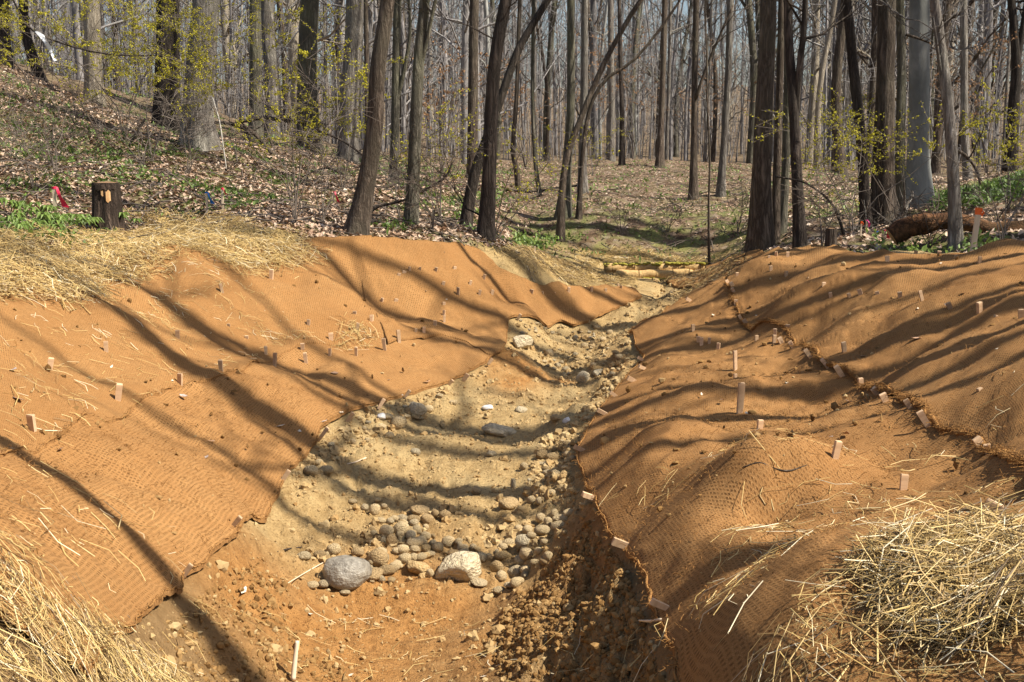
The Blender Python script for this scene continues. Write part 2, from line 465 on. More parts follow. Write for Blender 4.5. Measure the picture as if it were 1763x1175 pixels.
OUTR = np.vstack([hits([(2750, 470), (2300, 455), (2050, 445), (1930, 430), (1850, 422), (1763, 420)], H0)[:, :2] + [.12, .05], [[9, 12], [14, 8], [14, 1.0], [1.15, 1.0], [1.4, 1.8]]])
# masks ------------------------------------------------------------------------
def blob(u, v, rx, ry, s=1.0):
    p = hit(u, v, H0)
    return s * np.exp(-(((GX - p[0]) / rx) ** 2 + ((GY - p[1]) / ry) ** 2))
a_clay = blob(700, 1060, .5, .75, 1.3) + blob(430, 1000, .25, .5, 1.0) + blob(880, 635, .22, .55, 1.6) + blob(960, 655, .25, .2, .9) + blob(1060, 640, .12, .35, .9) + blob(1070, 585, .1, .3, .8) + blob(1010, 920, .18, .5, .75) + blob(560, 1150, .3, .5, .6) + blob(830, 1120, .2, .4, .5)
a_pale = smooth(5.35, 5.8, GY + .1 * vnoise(GX * 6, GY * 6, 3)) * (1 - .8 * np.exp(-(((GX - .6) / .35) ** 2 + ((GY - 5.3) / .8) ** 2))) + blob(1000, 1080, .2, .5, .5)
a_wood = np.maximum(1 - m_works, smooth(-.15, .25, sdist(GX, GY, OUTR)))
a_green = (blob(60, 380, 1.5, 1.2, 1.2) + blob(500, 340, 4, 3, .7) + blob(100, 280, 4, 4, .85) + blob(1640, 430, 1.4, .8, 1.2) + blob(950, 420, 1.2, .6, 1.8) + blob(1080, 425, 2.5, .5, 1.3) + blob(1050, 380, 3, 2, .2) + blob(1700, 330, 3, 3, 1.3) + blob(1300, 400, 2, 3, .3) + .2)
STRAW_UP = hits([(-250, 500), (-40, 520), (60, 520), (160, 520), (270, 480), (350, 450), (430, 470), (520, 470), (560, 455), (540, 425), (470, 395), (400, 378), (300, 372), (225, 372), (230, 402), (130, 408), (0, 412), (-250, 415)], H0)[:, :2]
STRAW_FAR = hits([(835, 432), (870, 420), (930, 440), (1000, 425), (1100, 440), (1260, 440), (1200, 452), (1050, 458), (1100, 485), (1080, 500), (1000, 498), (940, 490), (880, 465)], H0)[:, :2]
a_straw = np.clip(smooth(-.1, .15, sdist(GX, GY, STRAW_UP)) + .6 * smooth(-.2, .25, sdist(GX, GY, STRAW_FAR)) + blob(1000, 432, 2.0, .35, .6), 0, 1)
nr, nc = GX.shape
ii = np.arange(nr * nc).reshape(nr, nc)
quads = np.stack([ii[:-1, :-1], ii[:-1, 1:], ii[1:, 1:], ii[1:, :-1]], -1).reshape(-1, 4)
me = mesh_np('ground', np.stack([GX, GY, GZ2], -1).reshape(-1, 3), quads, None, [m_ground], True,
             {'clay': np.clip(a_clay, 0, 1).ravel(), 'pale': np.clip(a_pale, 0, 1).ravel(), 'wood': a_wood.ravel(), 'green': np.clip(a_green, 0, 1).ravel(), 'strawy': a_straw.ravel()})
ground = link('ground', me, kind='structure')

# ------------------------------------------------------------------ other materials
def weave_mat():
    m, nt, b = new_mat('jute_weave')
    g = NT(nt)
    uv = g.n('ShaderNodeUVMap').outputs[0]
    geo = g.n('ShaderNodeNewGeometry').outputs['Position']
    nz = g.n('ShaderNodeTexNoise', Scale=1.6, Detail=3.0); g.l(uv, nz.inputs['Vector'])
    off = g.n('ShaderNodeVectorMath', _operation='SCALE'); off.inputs['Scale'].default_value = .014
    g.l(nz.outputs['Color'], off.inputs[0])
    nz2 = g.n('ShaderNodeTexNoise', Scale=38.0, Detail=3.0); g.l(uv, nz2.inputs['Vector'])
    off2 = g.n('ShaderNodeVectorMath', _operation='SCALE'); off2.inputs['Scale'].default_value = .0042
    g.l(nz2.outputs['Color'], off2.inputs[0])
    ad = g.n('ShaderNodeVectorMath', _operation='ADD'); g.l(uv, ad.inputs[0]); g.l(off.outputs[0], ad.inputs[1])
    ad2 = g.n('ShaderNodeVectorMath', _operation='ADD'); g.l(ad.outputs[0], ad2.inputs[0]); g.l(off2.outputs[0], ad2.inputs[1])
    sp_ = g.n('ShaderNodeSeparateXYZ'); g.l(ad2.outputs[0], sp_.inputs[0])
    wu = g.math('SINE', g.math('MULTIPLY', sp_.outputs[0], 2 * math.pi / .0205))
    wv = g.math('SINE', g.math('MULTIPLY', sp_.outputs[1], 2 * math.pi / .0175))
    wu = g.math('MULTIPLY', g.math('ADD', wu, 1), .5); wv = g.math('MULTIPLY', g.math('ADD', wv, 1), .5)
    thread = g.math('MAXIMUM', wu, g.math('MULTIPLY', g.math('POWER', wv, 1.6), .95))
    big = g.noise(1.1, 4, geo); fine = g.noise(150, 4, geo, .75); mid = g.noise(7, 5, geo, .65); gap = g.noise(40, 4, geo, .7)
    vis = g.math('MULTIPLY', g.mapr(g.math('ADD', mid, g.math('MULTIPLY', big, .6)), .5, .95, .4, 1.0), g.mapr(gap, .36, .53, .0, 1.0))
    hole = g.math('MULTIPLY', g.mapr(thread, .12, .72, 1, 0), vis)
    base = g.mix(g.mapr(big, .35, .65), (.285, .148, .054), (.385, .213, .082))
    base = g.mix(g.mapr(mid, .3, .7), g.mix(.5, base, (.25, .115, .036)), base)
    base = g.mix(g.mapr(fine, .3, .65, .6, 0), base, (.20, .09, .026))
    base = g.mix(g.mapr(g.noise(420, 2, geo), .58, .72, 0, .6), base, (.70, .47, .23))
    colr = g.mix(g.math('MULTIPLY', hole, .92), base, (.075, .033, .011))
    g.l(colr, b.inputs['Base Color'])
    hgt = g.math('ADD', g.math('MULTIPLY', g.math('MULTIPLY', thread, vis), .28), g.math('MULTIPLY', fine, .8))
    g.l(g.bump(hgt, .7, .006), b.inputs['Normal'])
    b.inputs['Specular IOR Level'].default_value = .12
    b.inputs['Roughness'].default_value = .95
    return m
m_weave = weave_mat()

def bark_mat(name, c_dark, c_light, c_moss, moss=.25, sx=16, sz=2.2, strength=.9, dist=.025):
    m, nt, b = new_mat(name)
    g = NT(nt)
    tc = g.n('ShaderNodeTexCoord').outputs['Object']
    mp = g.n('ShaderNodeMapping'); mp.inputs['Scale'].default_value = (sx, sx, sz); g.l(tc, mp.inputs[0])
    a = g.noise(1.0, 6, mp.outputs[0], .65, .4)
    rid = g.math('ABSOLUTE', g.math('SUBTRACT', a, .5))
    rid = g.mapr(rid, 0, .16)
    big = g.noise(1.3, 3, tc)
    rnd = g.n('ShaderNodeObjectInfo').outputs['Random']
    colr = g.mix(rid, c_dark, c_light)
    colr = g.mix(g.math('MULTIPLY', g.mapr(big, .45, .65), moss), colr, c_moss)
    hsv = g.n('ShaderNodeHueSaturation'); g.l(colr, hsv.inputs['Color'])
    g.l(g.mapr(rnd, 0, 1, .75, 1.25), hsv.inputs['Value'])
    g.l(hsv.outputs[0], b.inputs['Base Color'])
    g.l(g.bump(rid, strength, dist), b.inputs['Normal'])
    return m
BK = {
    'brown': bark_mat('bark_brown', (.055, .040, .030), (.20, .155, .12), (.17, .165, .11)),
    'grey': bark_mat('bark_grey', (.12, .102, .088), (.36, .325, .285), (.27, .27, .21), .3),
    'dark': bark_mat('bark_dark', (.026, .020, .017), (.105, .082, .067), (.085, .08, .06)),
    'beech': bark_mat('bark_beech', (.24, .24, .225), (.35, .35, .325), (.15, .155, .14), .75, 4, 1.6, .3, .012),
    'green': bark_mat('bark_greenish', (.075, .068, .052), (.25, .225, .175), (.19, .19, .11), .5),
    'pale': bark_mat('bark_pale', (.24, .20, .15), (.48, .42, .33), (.38, .34, .26), .3),
}
BARK_FAR_HAZED = bark_mat('bark_far_hazed', (.13, .12, .12), (.37, .345, .335), (.29, .285, .25), .3, 9, 1.2, .4, .02)  # haze of distance put into the colour: paler, greyer bark
m_twig, nt, b = new_mat('twig_bark')
g = NT(nt)
g.l(g.mix(g.n('ShaderNodeObjectInfo').outputs['Random'], (.10, .078, .062), (.19, .16, .135)), b.inputs['Base Color'])

def tint_mat(name, stops, attr='tint', rough=.7, spec=.3, bump=None, trans=0):
    m, nt, b = new_mat(name); g = NT(nt)
    c = g.ramp(g.attr(attr), stops)
    g.l(c, b.inputs['Base Color'])
    b.inputs['Roughness'].default_value = rough; b.inputs['Specular IOR Level'].default_value = spec
    if trans:
        t = g.n('ShaderNodeBsdfTranslucent'); g.l(c, t.inputs[0])
        mx = g.n('ShaderNodeMixShader'); mx.inputs[0].default_value = trans
        g.l(b.outputs[0], mx.inputs[1]); g.l(t.outputs[0], mx.inputs[2])
        g.l(mx.outputs[0], nt.nodes['Material Output'].inputs[0])
    return m
m_straw = tint_mat('straw_strand', [(0, (.10, .06, .025)), (.25, (.25, .16, .06)), (.55, (.44, .30, .105)), (.85, (.58, .43, .18)), (1, (.66, .58, .40))], rough=.5, spec=.4)
m_litter = tint_mat('leaf_litter', [(0, (.08, .05, .03)), (.3, (.24, .145, .09)), (.6, (.40, .27, .18)), (.85, (.52, .39, .29)), (1, (.58, .47, .37))], rough=.6, spec=.3)
m_green = tint_mat('green_leaf', [(0, (.05, .085, .02)), (.5, (.12, .19, .04)), (1, (.22, .32, .07))], rough=.5, spec=.35, trans=.35)
m_bud = tint_mat('yellow_bud', [(0, (.30, .28, .03)), (.5, (.48, .44, .04)), (1, (.66, .60, .08))], rough=.7, spec=.1, trans=.3)
m_tan = tint_mat('dead_beech_leaf', [(0, (.28, .16, .08)), (1, (.48, .30, .17))], rough=.7, spec=.1, trans=.3)
m_clod = tint_mat('soil_clod', [(0, (.13, .07, .025)), (.4, (.25, .145, .055)), (.7, (.33, .215, .095)), (1, (.42, .31, .16))], rough=1, spec=.05)

def simple_mat(name, c1, c2, scale=20, rough=.8, spec=.25, bump=.3, bd=.004, rnd=.25, stretch=None):
    m, nt, b = new_mat(name); g = NT(nt)
    tc = g.n('ShaderNodeTexCoord').outputs['Object']
    if stretch:
        mp = g.n('ShaderNodeMapping'); mp.inputs['Scale'].default_value = stretch; g.l(tc, mp.inputs[0]); tc = mp.outputs[0]
    a = g.noise(scale, 5, tc, .6)
    c = g.mix(g.mapr(a, .3, .7), c1, c2)
    h = g.n('ShaderNodeHueSaturation'); g.l(c, h.inputs['Color'])
    g.l(g.mapr(g.n('ShaderNodeObjectInfo').outputs['Random'], 0, 1, 1 - rnd, 1 + rnd), h.inputs['Value'])
    g.l(h.outputs[0], b.inputs['Base Color'])
    b.inputs['Roughness'].default_value = rough; b.inputs['Specular IOR Level'].default_value = spec
    if bump: g.l(g.bump(a, bump, bd), b.inputs['Normal'])
    return m
m_stake = simple_mat('stake_wood', (.40, .26, .15), (.64, .45, .28), 14, .75, .2, .3, .003, .3, (1, 1, .15))
m_lath = simple_mat('lath_wood', (.58, .45, .31), (.74, .61, .45), 14, .75, .2, .3, .003, .1, (1, 1, .15))
m_red = simple_mat('red_flagging', (.62, .015, .06), (.72, .03, .09), 10, .5, .3, 0, rnd=.05)
m_pink = simple_mat('pink_flagging', (.75, .04, .28), (.8, .07, .35), 10, .5, .3, 0, rnd=.05)
m_blue = simple_mat('blue_flagging', (.01, .13, .5), (.02, .2, .62), 10, .5, .3, 0, rnd=.05)
m_orange = simple_mat('orange_paint', (.8, .12, .02), (.85, .17, .03), 10, .5, .3, 0, rnd=.05)
m_white = simple_mat('white_plastic', (.7, .74, .8), (.8, .82, .85), 10, .35, .5, 0, rnd=.02)
m_cut = simple_mat('cut_wood', (.40, .22, .09), (.58, .38, .19), 22, .8, .2, .4, .006, .1, (1, 1, .3))
m_cutold = simple_mat('weathered_cut', (.13, .075, .04), (.27, .17, .10), 22, .9, .1, .4, .006, .1)
m_logbark = bark_mat('bark_log', (.050, .024, .012), (.25, .115, .052), (.16, .11, .05), .3, 8, 8, .7, .02)
m_twine = simple_mat('log_bark', (.03, .016, .009), (.20, .10, .045), 7, .9, .15, 1.0, .12, .1, (.5, 1.5, 1.5))
m_coir = simple_mat('coir_fibre', (.40, .25, .10), (.62, .43, .20), 40, .95, .1, .8, .012, .1)
m_moss = simple_mat('moss', (.20, .17, .035), (.34, .31, .06), 60, 1, .05, .8, .01, .1)
m_stone = {
    'wet': simple_mat('stone_wet', (.15, .13, .105), (.36, .33, .27), 3, .42, .45, .5, .05, .05),
    'tan': simple_mat('stone_tan', (.44, .32, .165), (.70, .55, .33), 5, .9, .15, .7, .08, .18),
    'pale': simple_mat('stone_pale', (.52, .42, .26), (.76, .65, .45), 4, .9, .15, .8, .1, .08),
    'grey': simple_mat('stone_grey', (.30, .23, .13), (.58, .465, .29), 4, .65, .35, .7, .08, .15),
    'brown': simple_mat('stone_brown', (.30, .20, .095), (.52, .375, .20), 5, .92, .12, .7, .08, .2),  # brown stone; for many listed cobbles it puts shade into the colour
    'orange': simple_mat('stone_orange', (.40, .26, .11), (.62, .45, .23), 5, .9, .15, .7, .08, .12),
    'white': simple_mat('stone_white', (.55, .53, .50), (.75, .73, .70), 8, .6, .35, .3, .008, .05),
}
m_leafd = simple_mat('dry_leaf', (.26, .15, .09), (.40, .26, .17), 30, .6, .3, .2, .003, .35)
m_leafg = simple_mat('grey_leaf', (.36, .29, .26), (.52, .44, .39), 30, .5, .3, .2, .003, .2)
m_chip = simple_mat('wood_chip', (.62, .52, .38), (.78, .70, .56), 30, .6, .3, .2, .003, .1)

# ------------------------------------------------------------------ mats
def loft_mat(name, bottom, top, nu, nv, label, z0=.016, fold=.012, seed=1, lift_edge=0., group=None):
    B, sb = resample(hits(bottom, H)[:, :2], nu)
    T, st = resample(hits(top, H)[:, :2], nu)
    t = np.linspace(0, 1, nv)[None, :, None]
    P = B[:, None] * (1 - t) + T[:, None] * t
    X, Y = P[..., 0].copy(), P[..., 1].copy()
    # hem is not ruler-straight
    s = (sb + st) / 2
    wav = fbm(s * 4, s * 0, seed, 3) * .03
    dirv = T - B; dirv /= np.linalg.norm(dirv, axis=1, keepdims=True) + 1e-9
    fade = np.exp(-np.linspace(0, 1, nv) * np.linalg.norm(T - B, axis=1).mean() / .12)[None, :]
    X += wav[:, None] * dirv[:, :1] * fade; Y += wav[:, None] * dirv[:, 1:] * fade
    across = np.linalg.norm(P - P[:, :1], axis=2)
    U = np.repeat(s[:, None], nv, 1)
    z = H(X, Y)
    zs = np.maximum(z, np.maximum(H(X + .02, Y), np.maximum(H(X - .02, Y), np.maximum(H(X, Y + .03), H(X, Y - .03)))))
    f = fbm(X * 2.2, Y * 1.6, seed + 5, 3) * fold * 2.6 + fold * .6
    f = f + np.abs(fbm(X * 5, Y * 5, seed + 9, 3)) * fold * .9 + np.maximum(.12 - np.abs(fbm(X * 3.1 + 9, Y * 4.2, seed + 15, 3)), 0) * .075
    Z = zs + z0 + np.maximum(f, 0)
    n = nu * nv
    V = np.stack([X, Y, Z], -1).reshape(-1, 3)
    uv = np.stack([U, across], -1).reshape(-1, 2)
    ii = np.arange(n).reshape(nu, nv)
    q = np.stack([ii[:-1, :-1], ii[1:, :-1], ii[1:, 1:], ii[:-1, 1:]], -1).reshape(-1, 4)
    # hem thickness: ring of faces turned down along the border
    ring = np.concatenate([ii[:, 0], ii[-1, 1:], ii[-2::-1, -1], ii[0, -2:0:-1]])
    low = V[ring].copy(); low[:, 2] -= .022
    V2 = np.vstack([V, low]); uv2 = np.vstack([uv, uv[ring] + .01])
    k = np.arange(len(ring)); k2 = (k + 1) % len(ring)
    q2 = np.stack([ring[k], n + k, n + k2, ring[k2]], -1)
    me = mesh_np(name, V2, np.vstack([q, q2]), None, [m_weave], True, uv=uv2)
    o = link(name, me)
    tag(o, label, 'erosion mat', group)
    return o, np.stack([X, Y, Z], -1), s

SEAM_L = [(-320, 960), (-60, 822), (0, 797), (120, 747), (250, 690), (330, 668), (400, 648), (480, 620), (570, 598), (690, 574), (780, 576), (866, 588)]
SEAM_R = [(2150, 1330), (2060, 1080), (1950, 940), (1850, 880), (1763, 830), (1690, 780), (1600, 735), (1550, 695), (1480, 665), (1430, 638), (1370, 595), (1290, 568), (1270, 530), (1252, 492), (1225, 498)]
MG = 'woven fibre mats pinned on the channel banks'
matA, gA, _ = loft_mat('erosion_mat', [(150, 1185), (235, 1090), (300, 1032), (360, 972), (430, 905), (500, 815), (560, 745), (600, 716), (640, 702), (700, 683), (765, 663), (812, 642), (842, 622), (868, 602)], SEAM_L, 330, 90,
        'orange fibre mat on the left bank below the dark seam, its corner under loose straw', seed=3, group=MG)
SEAM_L2 = [(u, v + 5) for u, v in SEAM_L[:9]] + [(690, 588)]
matB, gB, _ = loft_mat('erosion_mat', SEAM_L2, [(-320, 480), (-60, 478), (0, 470), (100, 462), (250, 440), (380, 425), (470, 425), (530, 420), (590, 417), (640, 417)], 300, 90,
        'orange fibre mat on the left bank above the dark seam, strewn with straw', z0=.03, seed=13, group=MG)
matC, gC, _ = loft_mat('erosion_mat', [(668, 600), (740, 588), (800, 592), (842, 618), (868, 602), (874, 575), (880, 552), (920, 553), (960, 560), (1000, 562), (1050, 540), (1105, 515)],
        [(610, 418), (660, 417), (740, 423), (800, 431), (822, 437), (845, 455), (865, 472), (900, 487), (940, 499), (1000, 503), (1050, 497), (1095, 503)], 240, 80,
        'orange fibre mat draped over the left spur where the channel bends', z0=.024, seed=23, group=MG)
matD, gD, _ = loft_mat('erosion_mat', TOE_R, SEAM_R, 360, 100,
        'broad orange fibre mat on the right shelf between the bare channel and the ragged seam', seed=33, fold=.014, group=MG)
SEAM_R2 = [(u - 3, v + 5) for u, v in SEAM_R[:14]]
matE, gE, _ = loft_mat('erosion_mat', SEAM_R2, [(2700, 470), (2300, 460), (2050, 455), (1930, 440), (1850, 430), (1763, 428), (1690, 438), (1600, 444), (1530, 441), (1440, 432), (1390, 433), (1340, 436), (1310, 439), (1285, 442)], 320, 90,
        'orange fibre mat on the upper right bank above the ragged seam', z0=.032, seed=43, group=MG)
matF, gF, _ = loft_mat('erosion_mat', [(1245, 491), (1215, 500), (1195, 506), (1175, 500), (1160, 495), (1148, 490)], [(1283, 443), (1262, 449), (1240, 456), (1215, 463), (1185, 472), (1146, 486)], 90, 50,
        'brownish fibre mat streaked with straw on the far right bank by the coir logs', z0=.02, seed=53, group=MG)

# ragged rolled hem along the seams (part of the upper mats)
m_edge = simple_mat('jute_edge', (.20, .09, .03), (.44, .24, .085), 60, .95, .1, .8, .02, .05)
def hem(parent, grid, sel, r0, seed, dens=200, fl=1.0):
    line = grid[sel, 0]
    P, s = resample(line, len(sel) * 2)
    r = r0 * (1 + 1.6 * fbm(s * 9, s * 0, seed, 3))
    mb = MB()
    P = P + np.stack([fbm(s * 12, s * 0, seed + 2, 2) * 2.5 * r0, fbm(s * 12, s * 0 + 5, seed + 3, 2) * 2.5 * r0, .002 + s * 0], 1)
    mb.tubes(P, np.maximum(r, .003), 7)
    rg = np.random.default_rng(seed)
    idx = rg.integers(0, len(P), int(s[-1] * dens))
    n = len(idx)
    d = rg.normal(size=(n, 3)) * np.array([.013, .013, .008]) * fl; d[:, 2] = np.abs(d[:, 2]) * .7
    p0 = P[idx] + rg.normal(size=(n, 3)) * .008
    mb.tubes(np.stack([p0, p0 + d * .6 + [0, 0, .004], p0 + d * 1.3 - [0, 0, .004]], 1), np.full((n, 3), .0014), 3, cap=False)
    me = mb.mesh('frayed_hem', [m_edge], True)
    o = link('frayed_hem', me, parent); o['kind'] = 'stuff'
    return o
hem(matE, gE, np.arange(6, 318), .009, 5, 320, 1.7)
hem(matB, gB, np.arange(10, 230), .0035, 6, 60)
hem(matA, gA, np.arange(2, 328), .003, 7, 70)
hem(matD, gD, np.arange(2, 358), .004, 8, 110)
hem(matC, gC, np.arange(100, 238), .003, 9, 40)

class Surf:
    """ground or the top of whichever mat lies there (nearest sample)"""
    def __init__(s):
        g = np.vstack([q[::2, ::2].reshape(-1, 3) for q in (gA, gB, gC, gD, gE, gF)])
        s.cell = .06; s.d = {}
        for k, z in zip(map(tuple, np.floor(g[:, :2] / s.cell).astype(int)), g[:, 2]):
            if z > s.d.get(k, -9): s.d[k] = z
    def __call__(s, x, y):
        z = H(x, y)
        x = np.atleast_1d(x); y = np.atleast_1d(y); z = np.atleast_1d(z).copy()
        for i, k in enumerate(map(tuple, np.floor(np.stack([x, y], 1) / s.cell).astype(int))):
            q = s.d.get(k)
            if q is not None and abs(q - z[i]) < .12: z[i] = max(z[i], min(q, z[i] + .045))
        return z
SURF = Surf()
def surf_pt(u, v):
    p = hit(u, v, H); z = SURF(p[0], p[1])[0]
    p = hit(u, v, lambda x, y: H(x, y) + (z - H(p[0], p[1])))
    return p

# ------------------------------------------------------------------ stones
def ico(sub):
    import bmesh
    bm = bmesh.new(); bmesh.ops.create_icosphere(bm, subdivisions=sub, radius=1.0)
    V = np.array([v.co[:] for v in bm.verts]); T = np.array([[v.index for v in f.verts] for f in bm.faces]); bm.free()
    return V, T
IV3, IT3 = ico(3); IV2, IT2 = ico(2); IV1, IT1 = ico(1)
def rock_mesh(name, seed, angular, mat, base=(IV3, IT3)):
    rg = np.random.default_rng(seed)
    V = base[0].copy()
    for _ in range(int(3 + angular * 14)):
        n = rg.normal(size=3); n /= np.linalg.norm(n)
        h = rg.uniform(.55, .9) if angular > .5 else rg.uniform(.75, .95)
        d = V @ n - h
        V -= np.where(d > 0, d * (.9 if angular > .5 else .6), 0)[:, None] * n
    V *= (1 + .16 * fbm(V[:, 0] * 1.5 + V[:, 2] * .9, V[:, 1] * 1.5 - V[:, 2], seed, 3) + .07 * fbm(V[:, 0] * 4 + V[:, 2] * 3, V[:, 1] * 4 - V[:, 2] * 2.5, seed + 4, 3))[:, None]
    return mesh_np(name, V, None, base[1], [mat], True)
ROCKS = {k: [rock_mesh('stone', 100 + i + 10 * j, a, m_stone[k]) for i, a in enumerate((.3, .5, .8, 1.0))] for j, k in enumerate(m_stone)}
st_rng = np.random.default_rng(5)
def stone(u, v, w, h, kind, label, group=None, form=None, deep=.22, flat=None):
    p = hit(u, v + h * .45, H)
    k = p[1] / F
    sx, sz = w * k / 2 * 1.1, h * k / 2 * 1.05
    f = form if form is not None else int(st_rng.integers(0, 4))
    o = link('stone', ROCKS[kind][f])
    sy = (sx * st_rng.uniform(.7, 1.0)) if flat is None else flat * k / 2
    o.scale = (sx, sy, sz * st_rng.uniform(.9, 1.2))
    o.location = (p[0], p[1] + sy * .6, p[2] + sz * (1 - 2 * deep) + .004)
    o.rotation_euler = (st_rng.uniform(-.15, .15), st_rng.uniform(-.2, .2), st_rng.uniform(-.4, .4))
    tag(o, label, 'stone', group); return o
def zs(x, y): return 450 + x / 2.798, 755 + y / 2.798
SG = 'stones set in the channel bed'
big = [
    (592, 986, 82, 56, 'wet', 'large wet grey boulder at the left end of the cobble sill', 1),
    (792, 978, 104, 58, 'pale', 'large pale split block in the middle of the cobble sill', 3),
    (717, 977, 44, 34, 'orange', 'blunt ochre stone beside the pale split block', 2),
    (648, 960, 36, 34, 'brown', 'upright brown stone between the grey boulder and the ochre stone', 1),
    (640, 990, 40, 24, 'brown', 'dark stone wedged right against the grey boulder', 2),
    (875, 866, 36, 26, 'brown', 'lone dark brown boulder standing on the bed above the sill', 2),
    (715, 778, 18, 15, 'pale', 'small round pale stone alone in the middle of the bed', 0),
    (897, 590, 38, 26, 'pale', 'big pale rock under the mat corner where the channel bends', 2),
    (1005, 649, 30, 22, 'pale', 'pale angular rock in the upper pool beside the right mat', 3),
    (1030, 643, 26, 12, 'pale', 'flat tan rock beside the pale angular rock in the upper pool', 2),
    (862, 742, 68, 18, 'pale', 'flat pale slab sunk in the middle of the bed', 1),
    (686, 727, 26, 24, 'tan', 'round tan boulder below the left mat edge', 0),
    (717, 704, 36, 28, 'pale', 'pale dusty boulder at the foot of the left mat', 1),
    (656, 717, 18, 12, 'white', 'white quartz stone lying at the left mat edge', 2),
    (839, 702, 20, 9, 'white', 'flat white stone high on the channel bed', 3),
    (898, 707, 24, 9, 'pale', 'flat cream stone right of the flat white stone', 1),
    (958, 719, 28, 14, 'brown', 'dark stone beside the white shard near the right mat', 2),
    (975, 724, 14, 12, 'white', 'white pointed shard near the right mat', 3),
    (884, 832, 10, 22, 'pale', 'small upright finger shaped stone on the bed', 1),
    (820, 845, 18, 17, 'tan', 'small squarish tan stone in the shade on the bed', 2),
    (846, 782, 18, 10, 'pale', 'small flat pale stone in the middle of the bed', 1),
    (535, 765 + 45, 26, 18, 'grey', 'grey stone below the left mat halfway along the bed', 1),
    (525, 938 + 20, 22, 16, 'grey', 'grey cobble left of the large grey boulder', 1),
]
for u, v, w, h, k, lab, f in big:
    stone(u, v, w, h, k, lab, SG, f, deep=.3 if w > 60 and h < 20 else .22)
cob = [(720, 470, 50, 50, 'pale'), (675, 440, 78, 62, 'tan'), (600, 450, 72, 50, 'tan'), (625, 490, 52, 62, 'brown'), (900, 500, 62, 60, 'tan'), (850, 527, 54, 48, 'tan'), (790, 535, 56, 44, 'orange'),
       (680, 537, 62, 52, 'tan'), (740, 507, 84, 44, 'tan'), (790, 472, 52, 36, 'tan'), (765, 352, 96, 46, 'brown'), (835, 365, 42, 42, 'brown'), (885, 372, 56, 52, 'brown'), (735, 395, 66, 46, 'brown'),
       (800, 392, 62, 46, 'brown'), (680, 388, 56, 36, 'grey'), (640, 388, 40, 32, 'tan'), (545, 346, 52, 52, 'tan'), (497, 335, 36, 36, 'grey'), (440, 307, 42, 24, 'tan'), (1265, 500, 84, 66, 'pale'),
       (1275, 558, 70, 66, 'tan'), (1250, 590, 62, 52, 'pale'), (1225, 650, 76, 62, 'grey'), (1160, 572, 84, 34, 'orange'), (1190, 512, 66, 46, 'tan'), (1352, 446, 76, 42, 'tan'), (1380, 402, 42, 46, 'tan'),
       (1452, 392, 92, 36, 'tan'), (1430, 427, 76, 40, 'tan'), (1412, 366, 40, 40, 'tan'), (1346, 386, 50, 40, 'tan'), (1482, 362, 58, 30, 'tan'), (310, 158, 72, 42, 'tan'), (275, 118, 44, 34, 'tan'),
       (970, 532, 60, 32, 'tan'), (1020, 526, 36, 36, 'tan'), (1060, 575, 56, 56, 'pale'), (1132, 622, 66, 62, 'brown'), (1156, 666, 52, 48, 'tan'), (1208, 712, 52, 26, 'grey'), (1145, 738, 62, 34, 'tan'),
       (1270, 662, 36, 36, 'grey'), (1240, 436, 42, 30, 'tan'), (1282, 442, 50, 42, 'tan'), (1362, 502, 42, 36, 'tan'), (1382, 572, 48, 42, 'tan'), (280, 562, 60, 36, 'brown'), (200, 572, 72, 40, 'grey'), (345, 542, 76, 52, 'tan'),
       (460, 552, 62, 40, 'brown'), (690, 584, 72, 46, 'tan'), (600, 640, 84, 52, 'brown'), (640, 622, 56, 42, 'tan'), (812, 652, 42, 42, 'tan'), (1050, 702, 80, 34, 'grey'), (300, 707, 62, 42, 'grey'), (245, 712, 60, 36, 'tan'), (400, 745, 60, 30, 'grey'),
       (1265, 136, 38, 32, 'tan'), (1402, 90, 60, 36, 'brown'), (1350, 80, 56, 44, 'brown'), (1300, 300, 46, 42, 'tan'), (1340, 305, 40, 36, 'tan'), (1400, 265, 44, 36, 'tan'), (1370, 150, 40, 32, 'brown'), (1095, 575, 36, 40, 'tan'),
       (1020, 775 - 90, 60, 30, 'grey'), (1190, 710, 44, 30, 'grey'), (560, 300, 34, 24, 'tan'), (590, 330, 34, 24, 'tan'), (575, 400, 50, 30, 'tan'), (950, 500, 40, 34, 'tan'), (930, 560, 60, 40, 'brown'), (720, 610, 50, 36, 'brown'), (770, 575, 60, 40, 'tan'), (1240, 690, 52, 34, 'tan'), (1315, 600, 44, 36, 'tan'), (1335, 545, 40, 36, 'tan'), (1300, 470, 46, 36, 'tan')]
NAMEC = {'wet': 'wet grey', 'tan': 'rounded tan', 'pale': 'pale rounded', 'brown': 'darker brown', 'grey': 'smooth grey', 'orange': 'ochre', 'white': 'white'}
for x, y, w, h, k in cob:
    u, v = zs(x, y)
    where = 'in the cobble sill behind the large stones' if v > 870 and u < 880 else ('in the cobble heap at the right end of the sill' if v > 870 else 'scattered on the bed above the sill')
    stone(u, v, w / 2.798, h / 2.798, k, f'{NAMEC[k]} cobble {where}', 'cobbles around the sill', int(st_rng.integers(0, 2)), deep=.15)
def fill_cobbles(n, poly, wlo, whi, where):
    P = np.array(poly, float); lo, hi = P.min(0), P.max(0); c = 0
    while c < n:
        x, y = st_rng.uniform(lo, hi)
        if not inpoly(np.array([x]), np.array([y]), P)[0]: continue
        w = st_rng.uniform(wlo, whi); k = ('tan', 'tan', 'brown', 'tan', 'orange', 'tan', 'grey')[int(st_rng.integers(7))]; u, v = zs(x, y)
        stone(u, v, w, w * st_rng.uniform(.65, .9), k, f'{NAMEC[k]} cobble {where}', 'cobbles around the sill', int(st_rng.integers(0, 3)), deep=.15); c += 1
